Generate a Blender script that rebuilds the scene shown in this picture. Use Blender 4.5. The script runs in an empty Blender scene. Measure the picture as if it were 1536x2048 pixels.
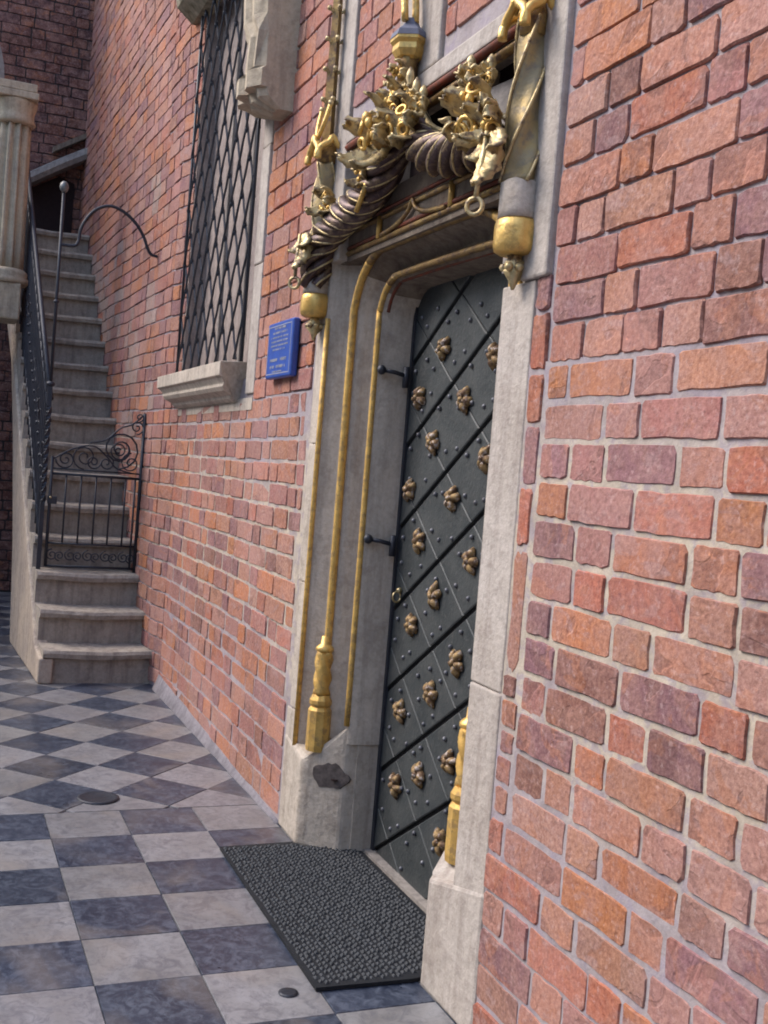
import bpy, math, random
from mathutils import Vector, Matrix, noise
R = random.Random(7)
sc = bpy.context.scene
col = sc.collection
PI = math.pi

# ------------------------------------------------------------------ camera
AX_R = Vector((0.37874, 0.92206, 0.07978))
AX_D = Vector((0.06343, 0.06014, -0.99617))
AX_F = Vector((-0.92333, 0.38235, -0.03571))
CAM = Vector((0, -1.42, 1.487))
cd = bpy.data.cameras.new('camera')
cam = bpy.data.objects.new('camera', cd)
col.objects.link(cam)
sc.camera = cam
cd.sensor_fit = 'VERTICAL'
cd.sensor_height = 36
cd.lens = 2200 / 2048 * 36
cd.clip_end = 400
cd.clip_start = 0.05
mw = Matrix.Identity(4)
for i in range(3):
    mw[i][0] = AX_R[i]; mw[i][1] = -AX_D[i]; mw[i][2] = -AX_F[i]; mw[i][3] = CAM[i]
cam.matrix_world = mw

# ------------------------------------------------------------------ light
SUN_EL, SUN_AZ = 44.0, 238.0        # azimuth of the sun seen from the scene, degrees counter clockwise from +x
w = bpy.data.worlds.new('World')
sc.world = w
w.use_nodes = True
nt = w.node_tree
sky = nt.nodes.new('ShaderNodeTexSky')
sky.sky_type = 'NISHITA'
sky.sun_disc = False
sky.sun_elevation = math.radians(SUN_EL)
sky.sun_rotation = math.radians(90 - SUN_AZ)
sky.dust_density = 1.8
nt.links.new(sky.outputs[0], nt.nodes['Background'].inputs[0])
nt.nodes['Background'].inputs[1].default_value = 0.15
sd = bpy.data.lights.new('sun', 'SUN')
sd.energy = 0.85
sd.angle = math.radians(30)
sd.color = (1.0, 0.91, 0.84)
so = bpy.data.objects.new('sun', sd)
col.objects.link(so)
sv = Vector((math.cos(math.radians(SUN_EL)) * math.cos(math.radians(SUN_AZ)),
             math.cos(math.radians(SUN_EL)) * math.sin(math.radians(SUN_AZ)), math.sin(math.radians(SUN_EL))))
so.rotation_euler = sv.to_track_quat('Z', 'Y').to_euler()
so.location = sv * 20
sc.view_settings.view_transform = 'Standard'
sc.view_settings.look = 'None'
sc.view_settings.gamma = 1
sc.view_settings.exposure = 1.55
sc.cycles.filter_width = 1.9


# ------------------------------------------------------------------ helpers
def proj(p):
    d = Vector(p) - CAM
    z = d.dot(AX_F)
    if z < 0.05:
        return None
    return 768 + 2200 * d.dot(AX_R) / z, 1024 + 2200 * d.dot(AX_D) / z, z


def seen(p, m=40):
    q = proj(p)
    return q is not None and -m < q[0] < 1536 + m and -m < q[1] < 2048 + m


ORG = {}


def thing(name, label, cat, loc=(0, 0, 0), group=None, kind=None):
    o = bpy.data.objects.new(name, None)
    o.empty_display_size = 0.1
    col.objects.link(o)
    o.location = loc
    ORG[o] = Vector(loc)
    if label: o['label'] = label
    if cat: o['category'] = cat
    if group: o['group'] = group
    if kind: o['kind'] = kind
    return o


def mkmesh(name, vs, fs, mat=None, smooth=False, org=Vector((0, 0, 0))):
    me = bpy.data.meshes.new(name)
    me.from_pydata([tuple(Vector(v) - org) for v in vs], [], fs)
    me.validate()
    if mat: me.materials.append(mat)
    if smooth:
        me.polygons.foreach_set('use_smooth', [True] * len(me.polygons))
    me.update()
    return me


def put(name, me, parent=None, loc=None, rot=None, scale=None):
    """link an object; loc is a world place, the parents here only ever translate"""
    o = bpy.data.objects.new(name, me)
    col.objects.link(o)
    po = ORG.get(parent, Vector((0, 0, 0)))
    wl = Vector(loc) if loc is not None else po
    if parent: o.parent = parent
    o.location = wl - po
    if rot: o.rotation_euler = rot
    if scale: o.scale = scale
    ORG[o] = wl
    return o


def part(name, geo, mat, parent=None, smooth=False, origin=None, **props):
    """geo in world coordinates"""
    vs, fs = geo
    org = Vector(origin) if origin is not None else ORG.get(parent, Vector((0, 0, 0)))
    o = put(name, mkmesh(name, vs, fs, mat, smooth, org), parent, org)
    for k, v in props.items(): o[k] = v
    return o


def bevel(o, wd=0.004, seg=2):
    m = o.modifiers.new('b', 'BEVEL')
    m.width = wd; m.segments = seg; m.limit_method = 'ANGLE'; m.angle_limit = 0.6
    return o


def solid(o, t=0.004):
    m = o.modifiers.new('s', 'SOLIDIFY'); m.thickness = t; m.offset = 0
    return o


def merge(*gs):
    V, F = [], []
    for v, f in gs:
        n = len(V); V += list(v); F += [tuple(i + n for i in q) for q in f]
    return V, F


def box(x0, x1, y0, y1, z0, z1):
    v = [(x, y, z) for z in (z0, z1) for y in (y0, y1) for x in (x0, x1)]
    return v, [(0, 2, 3, 1), (4, 5, 7, 6), (0, 1, 5, 4), (2, 6, 7, 3), (0, 4, 6, 2), (1, 3, 7, 5)]


def prism(poly, z0, z1, ztop=None):
    """plan polygon counter clockwise, extruded"""
    n = len(poly)
    v = [(p[0], p[1], z0) for p in poly] + [(p[0], p[1], (ztop(p) if ztop else z1)) for p in poly]
    f = [tuple(range(n - 1, -1, -1)), tuple(range(n, 2 * n))]
    f += [(i, (i + 1) % n, n + (i + 1) % n, n + i) for i in range(n)]
    return v, f


def loft(secs, closed=True, cap=True):
    n = len(secs[0]); v = [p for s in secs for p in s]; f = []
    for i in range(len(secs) - 1):
        for j in range(n if closed else n - 1):
            a, b = i * n + j, i * n + (j + 1) % n
            f.append((a, b, b + n, a + n))
    if cap and closed:
        f.append(tuple(range(n - 1, -1, -1)))
        k = (len(secs) - 1) * n
        f.append(tuple(range(k, k + n)))
    return v, f


def tube(pts, r, n=8, cap=True, rf=None):
    P = [Vector(p) for p in pts]
    secs = []
    nrm = None
    for i, p in enumerate(P):
        t = (P[min(i + 1, len(P) - 1)] - P[max(i - 1, 0)])
        if t.length < 1e-9: t = Vector((0, 0, 1))
        t.normalize()
        if nrm is None:
            a = Vector((0, 0, 1)) if abs(t.z) < 0.9 else Vector((1, 0, 0))
            nrm = t.cross(a).normalized()
        else:
            nrm = (nrm - t * nrm.dot(t)).normalized()
        b = t.cross(nrm)
        rr = rf(i / (len(P) - 1)) if rf else r
        secs.append([p + (nrm * math.cos(2 * PI * k / n) + b * math.sin(2 * PI * k / n)) * rr for k in range(n)])
    return loft(secs, True, cap)


def lathe(prof, c, n=14, flute=0, famp=0.0, twist=0.0):
    """prof list of (r, z)"""
    secs = []
    for i, (r, z) in enumerate(prof):
        s = []
        for k in range(n):
            a = 2 * PI * k / n
            rr = r * (1 + famp * math.cos(flute * (a + twist * z)) if flute else 1)
            s.append((c[0] + rr * math.cos(a), c[1] + rr * math.sin(a), c[2] + z))
        secs.append(s)
    return loft(secs)


def sphere(c, r, n=8, m=6, sz=1.0):
    prof = [(max(1e-4, r * math.sin(PI * i / m)), -r * sz * math.cos(PI * i / m)) for i in range(m + 1)]
    return lathe(prof, c, n)


# ------------------------------------------------------------------ materials
class NT:
    def __init__(s, name, rough=0.8, spec=0.3, metal=0.0):
        s.m = bpy.data.materials.new(name); s.m.use_nodes = True
        s.t = s.m.node_tree; s.b = s.t.nodes['Principled BSDF']
        s.b.inputs['Roughness'].default_value = rough
        s.b.inputs['Metallic'].default_value = metal
        s.b.inputs['Specular IOR Level'].default_value = spec
        g = s.t.nodes.new('ShaderNodeNewGeometry'); s.pos = g.outputs['Position']
        s.tc = s.t.nodes.new('ShaderNodeTexCoord')

    def l(s, a, b): s.t.links.new(a, b)

    def n(s, k, **kw):
        x = s.t.nodes.new(k)
        for a, v in kw.items(): setattr(x, a, v)
        return x

    def scale(s, vec, sx, sy, sz):
        m = s.n('ShaderNodeMapping'); m.inputs['Scale'].default_value = (sx, sy, sz); s.l(vec, m.inputs[0]); return m.outputs[0]

    def noise(s, sc_, det=4, rough=0.55, vec=None, dist=0.0):
        x = s.n('ShaderNodeTexNoise'); x.inputs['Scale'].default_value = sc_; x.inputs['Detail'].default_value = det
        x.inputs['Roughness'].default_value = rough; x.inputs['Distortion'].default_value = dist
        s.l(vec if vec is not None else s.pos, x.inputs['Vector']); return x.outputs[0]

    def ramp(s, fac, a, b, ca=(0, 0, 0, 1), cb=(1, 1, 1, 1)):
        r = s.n('ShaderNodeValToRGB'); e = r.color_ramp.elements
        e[0].position = a; e[1].position = b; e[0].color = ca; e[1].color = cb
        s.l(fac, r.inputs[0]); return r.outputs[0]

    def mix(s, fac, a, b, mode='MIX'):
        x = s.n('ShaderNodeMix', data_type='RGBA', blend_type=mode)
        for sock, v in ((x.inputs[0], fac), (x.inputs[6], a), (x.inputs[7], b)):
            if isinstance(v, (int, float)): sock.default_value = v
            elif isinstance(v, tuple): sock.default_value = v if len(v) == 4 else v + (1,)
            else: s.l(v, sock)
        return x.outputs[2]

    def math(s, op, a, b=0.5):
        x = s.n('ShaderNodeMath', operation=op)
        for sock, v in ((x.inputs[0], a), (x.inputs[1], b)):
            if isinstance(v, (int, float)): sock.default_value = v
            else: s.l(v, sock)
        return x.outputs[0]

    def color(s, c): s.l(c, s.b.inputs['Base Color'])

    def bump(s, h, strength=0.5, dist=0.01):
        x = s.n('ShaderNodeBump'); x.inputs['Strength'].default_value = strength; x.inputs['Distance'].default_value = dist
        s.l(h, x.inputs['Height']); s.l(x.outputs[0], s.b.inputs['Normal'])


def brick_mat(name, attr, dirt=0.35):
    s = NT(name, 0.88, 0.25)
    if attr:
        a = s.n('ShaderNodeAttribute', attribute_name='bc'); base = a.outputs['Color']
        vec = s.pos
    else:
        oi = s.n('ShaderNodeObjectInfo'); base = oi.outputs['Color']
        vv = s.n('ShaderNodeVectorMath', operation='MULTIPLY_ADD')
        cx = s.n('ShaderNodeCombineXYZ')
        for i in range(3): s.l(oi.outputs['Random'], cx.inputs[i])
        s.l(cx.outputs[0], vv.inputs[0]); vv.inputs[1].default_value = (37, 19, 53); s.l(s.pos, vv.inputs[2])
        vec = vv.outputs[0]
    n1 = s.noise(11, 4, 0.6, vec, 0.6)
    n2 = s.noise(90, 4, 0.65, vec)
    n3 = s.noise(5, 3, 0.5, vec, 1.2)
    n4 = s.noise(22, 5, 0.7, vec)
    c = s.mix(s.ramp(n1, 0.42, 0.62), base, s.mix(0.5, base, (0.50, 0.27, 0.20)))
    n7 = s.noise(34, 5, 0.7, vec, 0.6); n8 = s.noise(16, 5, 0.7, vec, 1.0)
    c = s.mix(s.math('MULTIPLY', s.ramp(n7, 0.48, 0.64), 0.20 + dirt * 0.5), c, s.mix(0.5, c, (0.64, 0.34, 0.24)))
    c = s.mix(s.math('MULTIPLY', s.ramp(n8, 0.52, 0.66), 0.15 + dirt * 0.7), c, s.mix(0.55, c, (0.30, 0.19, 0.22)))
    c = s.mix(s.math('MULTIPLY', s.ramp(s.noise(85, 4, 0.65, vec), 0.58, 0.68), 0.6), c, s.mix(0.7, c, (0.10, 0.055, 0.06)))
    n5 = s.noise(8.0, 4, 0.6, vec, 0.8); n6 = s.noise(13, 3, 0.55, s.scale(vec, 0.7, 0.7, 1.5), 0.5)
    c = s.mix(s.math('MULTIPLY', s.ramp(n5, 0.575, 0.60), 0.65), c, s.mix(0.5, c, (0.62, 0.22, 0.07)))
    c = s.mix(s.math('MULTIPLY', s.ramp(n3, 0.59, 0.62), 0.7), c, s.mix(0.6, c, (0.15, 0.070, 0.055)))
    c = s.mix(s.math('MULTIPLY', s.ramp(n6, 0.60, 0.66), 0.25 + dirt * 0.4), c, (0.50, 0.36, 0.34))
    c = s.mix(s.math('MULTIPLY', s.ramp(n4, 0.54, 0.82), dirt * 0.8), c, (0.46, 0.33, 0.32))
    c = s.mix(s.math('MULTIPLY', s.ramp(n4, 0.30, 0.18), 0.5), c, (0.09, 0.05, 0.045))
    c = s.mix(0.9, c, s.ramp(n2, 0.25, 0.75, (0.25, 0.23, 0.25, 1), (0.95, 0.95, 0.95, 1)), 'SOFT_LIGHT')
    c = s.mix(s.math('MULTIPLY', s.ramp(s.noise(55, 4, 0.7, vec), 0.56, 0.70), 0.35), c, (0.60, 0.45, 0.42))
    pk = s.noise(1.7, 3, 0.55)
    c = s.mix(s.math('MULTIPLY', s.ramp(pk, 0.44, 0.68), 0.05 + dirt * 0.6), c, (0.52, 0.30, 0.28))
    s.color(c)
    h = s.math('ADD', s.math('MULTIPLY', n2, 0.30), s.math('ADD', s.math('MULTIPLY', n4, 0.8), s.math('MULTIPLY', n1, 0.8)))
    h = s.math('SUBTRACT', h, s.math('MULTIPLY', s.ramp(n3, 0.585, 0.605), 0.25))
    s.bump(h, 0.55, 0.010)
    return s.m


M_brick = brick_mat('brick_fired', False)
M_brick_far = brick_mat('brick_fired_attribute', True)
M_brick_dark = brick_mat('brick_dark_shaded', True, 0.05)


def mortar_mat():
    s = NT('lime_mortar', 0.95, 0.1)
    n1 = s.noise(1.1, 3, 0.5); n2 = s.noise(60, 4, 0.7); n3 = s.noise(9, 4, 0.6)
    zz = s.n('ShaderNodeSeparateXYZ'); s.l(s.pos, zz.inputs[0])
    band = s.math('ADD', s.math('ABSOLUTE', s.math('SUBTRACT', zz.outputs[2], 1.15), 0), s.math('MULTIPLY', n1, 0.9))
    c = s.mix(s.ramp(band, 0.75, 1.15), (0.50, 0.43, 0.335), (0.37, 0.325, 0.325))
    c = s.mix(s.math('MULTIPLY', s.ramp(s.noise(14, 4, 0.7, None, 0.8), 0.47, 0.60), 0.65), c, (0.30, 0.26, 0.31))
    c = s.mix(s.ramp(n3, 0.3, 0.6), s.mix(0.5, c, (0.18, 0.15, 0.15)), c)
    c = s.mix(0.3, c, s.ramp(n2, 0.2, 0.8, (0.35, 0.35, 0.35, 1), (0.9, 0.9, 0.9, 1)), 'SOFT_LIGHT')
    s.color(c)
    s.bump(s.math('ADD', s.math('MULTIPLY', n2, 0.5), s.math('MULTIPLY', n3, 2.0)), 0.5, 0.010)
    return s.m


M_mortar = mortar_mat()


def stone_mat(name, a, b, dark, stain=0.4, scale=1.0, rough=0.85):
    s = NT(name, rough, 0.25)
    n1 = s.noise(3.2 * scale, 5, 0.6, None, 0.4)
    n2 = s.noise(60 * scale, 5, 0.7)
    n3 = s.noise(4 * scale, 4, 0.6, s.scale(s.pos, 5, 5, 0.55))
    n4 = s.noise(16 * scale, 4, 0.6)
    c = s.mix(s.ramp(n1, 0.35, 0.65), a, b)
    c = s.mix(s.math('MULTIPLY', s.ramp(n3, 0.46, 0.70), stain), c, dark)
    c = s.mix(s.math('MULTIPLY', s.ramp(n4, 0.50, 0.70), stain * 0.75), c, dark)
    c = s.mix(0.6, c, s.ramp(n2, 0.2, 0.8, (0.32, 0.32, 0.32, 1), (0.88, 0.88, 0.88, 1)), 'SOFT_LIGHT')
    s.color(c)
    s.bump(s.math('ADD', s.math('MULTIPLY', n2, 0.6), s.math('ADD', s.math('MULTIPLY', n4, 1.5), s.math('MULTIPLY', n1, 2.0))), 0.6, 0.008)
    return s.m


M_stone = stone_mat('limestone', (0.50, 0.43, 0.35), (0.42, 0.365, 0.30), (0.20, 0.16, 0.13), 0.55)
M_stone_pale = stone_mat('limestone_pale', (0.46, 0.41, 0.36), (0.39, 0.34, 0.29), (0.23, 0.19, 0.165), 0.6)
M_stone_grey = stone_mat('limestone_worn_grey', (0.22, 0.20, 0.185), (0.28, 0.25, 0.22), (0.10, 0.085, 0.075), 0.6)
M_stone_brown = stone_mat('limestone_painted_brown', (0.15, 0.115, 0.085), (0.21, 0.17, 0.13), (0.065, 0.04, 0.03), 0.6)
M_stone_moss = stone_mat('limestone_mossy', (0.22, 0.19, 0.12), (0.30, 0.26, 0.19), (0.08, 0.07, 0.035), 0.7)
M_step = stone_mat('stair_stone', (0.36, 0.31, 0.25), (0.28, 0.245, 0.21), (0.15, 0.125, 0.11), 0.7)
M_cream = stone_mat('limestone_cream', (0.50, 0.41, 0.28), (0.41, 0.34, 0.25), (0.20, 0.16, 0.12), 0.55)
M_stair_side = stone_mat('limestone_stair_side', (0.48, 0.385, 0.29), (0.37, 0.305, 0.25), (0.20, 0.16, 0.14), 0.6)
M_plaster = stone_mat('old_window_plaster', (0.38, 0.31, 0.27), (0.28, 0.23, 0.21), (0.15, 0.115, 0.105), 0.6)
M_cement = stone_mat('grey_cement', (0.24, 0.22, 0.235), (0.19, 0.175, 0.19), (0.11, 0.10, 0.11), 0.6)


def gold_mat(name, a, b, dark, amt, rough=0.38):
    s = NT(name, rough, 0.5, 0.5)
    n1 = s.noise(22, 4, 0.6); n2 = s.noise(120, 3, 0.6)
    c = s.mix(s.ramp(n1, 0.35, 0.6), a, b)
    f = s.math('MULTIPLY', s.ramp(s.noise(34, 4, 0.65), 0.5, 0.62), amt)
    c = s.mix(f, c, dark)
    s.color(c)
    s.l(s.math('SUBTRACT', 0.55, s.math('MULTIPLY', f, 0.45)), s.b.inputs['Metallic'])
    s.bump(s.math('ADD', n2, n1), 0.35, 0.004)
    return s.m


M_gold = gold_mat('gilding', (0.78, 0.52, 0.16), (0.66, 0.41, 0.11), (0.24, 0.15, 0.06), 0.4)
M_gild = gold_mat('gilding_matt', (0.72, 0.47, 0.14), (0.58, 0.36, 0.10), (0.28, 0.18, 0.08), 0.65, 0.58)
M_gild.node_tree.nodes['Principled BSDF'].inputs['Coat Weight'].default_value = 0
M_gold_pale = gold_mat('gilding_pale_worn', (0.62, 0.50, 0.27), (0.50, 0.38, 0.18), (0.09, 0.05, 0.035), 0.85, 0.45)
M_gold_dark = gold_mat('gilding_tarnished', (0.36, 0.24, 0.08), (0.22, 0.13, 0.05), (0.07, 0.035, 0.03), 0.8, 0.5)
M_rope = gold_mat('dark_painted_rope', (0.11, 0.07, 0.058), (0.065, 0.038, 0.038), (0.24, 0.16, 0.08), 0.6, 0.42)
M_red = NT('red_paint', 0.7, 0.3)
M_red.color(M_red.mix(M_red.ramp(M_red.noise(40), 0.35, 0.65), (0.20, 0.045, 0.02), (0.11, 0.05, 0.035))); M_red = M_red.m


def iron_mat(name, a, b, rust, metal=0.3, rough=0.5):
    s = NT(name, rough, 0.5, metal)
    n1 = s.noise(9, 5, 0.65); n2 = s.noise(70, 4, 0.6)
    c = s.mix(s.ramp(n1, 0.3, 0.7), a, b)
    c = s.mix(s.math('MULTIPLY', s.ramp(n2, 0.55, 0.75), 0.5), c, rust)
    s.color(c)
    s.bump(s.math('ADD', n2, s.math('MULTIPLY', n1, 2)), 0.5, 0.004)
    return s.m


M_iron = iron_mat('wrought_iron', (0.022, 0.026, 0.035), (0.035, 0.038, 0.05), (0.05, 0.03, 0.025))
M_plate = iron_mat('door_iron_plate', (0.026, 0.033, 0.036), (0.060, 0.066, 0.066), (0.13, 0.12, 0.11), 0.25, 0.55)
M_rivet = iron_mat('rivet_iron', (0.09, 0.095, 0.11), (0.15, 0.155, 0.17), (0.08, 0.045, 0.035), 0.5, 0.5)
M_doorwood = iron_mat('door_dark_core', (0.010, 0.009, 0.010), (0.018, 0.015, 0.015), (0.02, 0.012, 0.01), 0.0, 0.8)


def rosette_mat():
    s = NT('rosette_copper_gilt', 0.62, 0.4, 0.35)
    n = s.noise(45, 4, 0.6)
    c = s.mix(s.ramp(n, 0.4, 0.6), (0.10, 0.055, 0.03), (0.30, 0.20, 0.085))
    c = s.mix(s.ramp(s.noise(70, 3), 0.55, 0.66), c, (0.42, 0.36, 0.32))
    s.color(c); s.bump(n, 0.4, 0.004)
    return s.m


M_rosette = rosette_mat()


def tile_mat(name, base_a, base_b, spot, rough):
    s = NT(name, rough, 0.5)
    oi = s.n('ShaderNodeObjectInfo')
    cx = s.n('ShaderNodeCombineXYZ')
    for i in range(3): s.l(oi.outputs['Random'], cx.inputs[i])
    vv = s.n('ShaderNodeVectorMath', operation='MULTIPLY_ADD')
    s.l(cx.outputs[0], vv.inputs[0]); vv.inputs[1].default_value = (31, 17, 5); s.l(s.pos, vv.inputs[2])
    v = vv.outputs[0]
    n1 = s.noise(4.5, 5, 0.6, v, 0.5); n2 = s.noise(38, 5, 0.7, v); n3 = s.noise(2.2, 3, 0.5, v, 1.0)
    c = s.mix(s.ramp(n1, 0.35, 0.68), base_a, base_b)
    n4 = s.noise(15, 5, 0.75, v, 1.5)
    c = s.mix(s.math('MULTIPLY', s.ramp(n4, 0.47, 0.62), 0.7), c, spot)
    c = s.mix(s.math('MULTIPLY', s.ramp(n2, 0.50, 0.72), 0.6), c, spot)
    c = s.mix(s.math('MULTIPLY', s.ramp(n3, 0.52, 0.66), 0.55), c, s.mix(0.5, c, (0.30, 0.25, 0.20)))
    c = s.mix(0.35, c, oi.outputs['Color'], 'MULTIPLY')
    s.color(c)
    s.l(s.math('ADD', rough - 0.1, s.math('MULTIPLY', n1, 0.28)), s.b.inputs['Roughness'])
    s.bump(s.math('ADD', n1, s.math('MULTIPLY', n2, 0.3)), 0.25, 0.006)
    return s.m


M_tl = tile_mat('tile_pale_limestone', (0.27, 0.27, 0.28), (0.185, 0.178, 0.175), (0.115, 0.115, 0.13), 0.29)
M_td = tile_mat('tile_slate', (0.022, 0.029, 0.048), (0.038, 0.048, 0.074), (0.11, 0.13, 0.17), 0.29)


def ground_mat():
    s = NT('paving_bed', 0.8, 0.3)
    ck = s.n('ShaderNodeTexChecker'); ck.inputs['Scale'].default_value = 1 / 0.303
    ck.inputs['Color1'].default_value = (0.36, 0.34, 0.32, 1); ck.inputs['Color2'].default_value = (0.07, 0.08, 0.1, 1)
    s.l(s.pos, ck.inputs['Vector'])
    m = s.math('GREATER_THAN', s.noise(0.01, 0), 2)
    s.color(s.mix(0.75, ck.outputs[0], s.mix(s.noise(20), (0.20, 0.19, 0.19), (0.12, 0.11, 0.12))))
    s.bump(s.noise(40), 0.4, 0.004)
    return s.m


def plain(name, c, rough=0.7, spec=0.3, metal=0, var=0.25, sc_=40):
    s = NT(name, rough, spec, metal)
    n = s.noise(sc_, 4, 0.6)
    d = tuple(x * (1 - var) for x in c)
    s.color(s.mix(s.ramp(n, 0.3, 0.7), c, d)); s.bump(n, 0.3, 0.003)
    return s.m


M_bed = ground_mat()
M_grout = plain('tile_grout', (0.17, 0.16, 0.17), 0.9)
M_blue = plain('blue_enamel', (0.035, 0.10, 0.42), 0.35, 0.5, 0, 0.25, 25)
M_blue_txt = plain('plaque_lettering', (0.48, 0.48, 0.50), 0.6)
M_mat = plain('rubber_mat', (0.012, 0.014, 0.018), 0.75, 0.35, 0, 0.5, 60)
M_mat2 = plain('rubber_mat_knobs', (0.030, 0.036, 0.044), 0.6, 0.4, 0, 0.5, 60)
M_brass = plain('brass', (0.55, 0.45, 0.25), 0.35, 0.5, 0.8)
M_void = plain('hollow_shade', (0.030, 0.020, 0.020), 0.9, 0.1)  # near-black stands in for the shade inside openings and recesses

# ------------------------------------------------------------------ bricks
BH = 0.0984
Z0 = 0.0214


def brick_geo(wd, h, d, rng):
    """worn outline, slightly proud face with a narrow broken arris, back ring; front looks to -y"""
    hw, hh = wd / 2, h / 2
    nx = 6 if wd > 0.1 else 3
    P = []
    cr = [rng.uniform(0.003, 0.009) for _ in range(4)]
    if rng.random() < 0.2: cr[rng.randint(0, 3)] = rng.uniform(0.009, 0.014)
    cr = [min(c, hw * 0.45) for c in cr]
    for k in range(nx + 1):
        t = k / nx; P.append((-hw + cr[0] + (2 * hw - cr[0] - cr[1]) * t, -hh))
    P.append((hw, -hh + cr[1])); P.append((hw - 0.001, 0)); P.append((hw, hh - cr[2]))
    for k in range(nx + 1):
        t = k / nx; P.append((hw - cr[2] - (2 * hw - cr[2] - cr[3]) * t, hh))
    P.append((-hw, hh - cr[3])); P.append((-hw + 0.001, 0)); P.append((-hw, -hh + cr[0]))
    n = len(P)
    j = 0.0022
    out = [(x + rng.uniform(-j, j), z + rng.uniform(-j, j)) for x, z in P]
    V = [(x, 0.0040, z) for x, z in out]
    tilt, tz = rng.uniform(-0.0012, 0.0012), rng.uniform(-0.0012, 0.0012)
    for x, z in out:
        q = rng.uniform(0.0008, 0.0042)
        V.append((x - math.copysign(min(q, abs(x)), x), -0.0008 + tilt * x / hw + tz * z / hh + rng.uniform(-0.0003, 0.0003), z - math.copysign(q if abs(z) > 0.5 * hh else 0, z)))
    V += [(x, d, z) for x, z in out]
    F = [tuple(n + i for i in range(n))]
    for i in range(n):
        q = (i + 1) % n
        F.append((i, q, n + q, n + i))
        F.append((2 * n + i, 2 * n + q, q, i))
    return V, F


LIBW = [0.045, 0.09, 0.125, 0.17, 0.265]
LIB = {}
_r = random.Random(3)
for wv in LIBW:
    for k in range(6):
        g = brick_geo(wv, 0.084, 0.03, _r)
        LIB[(wv, k)] = (g, mkmesh('brick', g[0], g[1], M_brick))

PAL = [((0.64, 0.225, 0.075), 4.5), ((0.58, 0.255, 0.15), 5.5), ((0.53, 0.27, 0.20), 5), ((0.44, 0.185, 0.15), 4), ((0.27, 0.13, 0.14), 4),
       ((0.26, 0.115, 0.08), 1.6), ((0.52, 0.16, 0.08), 3)]


def bcol(rng, dark=False):
    t = rng.uniform(0, sum(p[1] for p in PAL))
    for c, wt in PAL:
        t -= wt
        if t <= 0: break
    v = rng.uniform(0.82, 1.15)
    if dark: c = tuple(a * 0.22 for a in c); c = (c[0] * 0.8, c[1] * 0.6, c[2] * 0.6)  # back wall: darker brick and its shade, both in the colour
    return tuple(min(0.8, a * v * rng.uniform(0.94, 1.06)) for a in c)


def lay(x0, x1, n0, n1, holes, rng, wave=0.006):
    """bricks of a field in wall coordinates: (s, z, width, height)"""
    out = []
    for n in range(n0, n1):
        za, zb = Z0 + n * BH, Z0 + (n + 1) * BH
        zm = (za + zb) / 2
        iv = [(x0, x1)]
        for hx0, hx1, hz0, hz1 in holes:
            if hz0 < zm < hz1:
                nv = []
                for a, b in iv:
                    if hx1 <= a or hx0 >= b: nv.append((a, b)); continue
                    if hx0 > a + 0.03: nv.append((a, hx0))
                    if hx1 < b - 0.03: nv.append((hx1, b))
                iv = nv
        for a, b in iv:
            x = a + 0.004
            first = True
            stretcher = (n + rng.randint(0, 2)) % 2 == 0
            while x < b - 0.03:
                wd = rng.uniform(0.245, 0.275) if stretcher else rng.uniform(0.112, 0.142)
                if rng.random() < 0.10: wd = rng.uniform(0.15, 0.20)
                if first and n % 2: wd *= rng.uniform(0.45, 0.9)
                if x + wd > b - 0.05: wd = b - x - 0.003
                if wd > 0.3: wd = wd / 2
                lowz = 0.45 < zm < 1.75
                jt = rng.uniform(0.010, 0.018) if lowz else rng.uniform(0.006, 0.012)
                out.append((x + wd / 2, zm, wd, BH - (rng.uniform(0.010, 0.018) if lowz else rng.uniform(0.006, 0.011))))
                x += wd + jt
                first = False
                stretcher = not stretcher if rng.random() < 0.85 else stretcher
    return out


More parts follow.
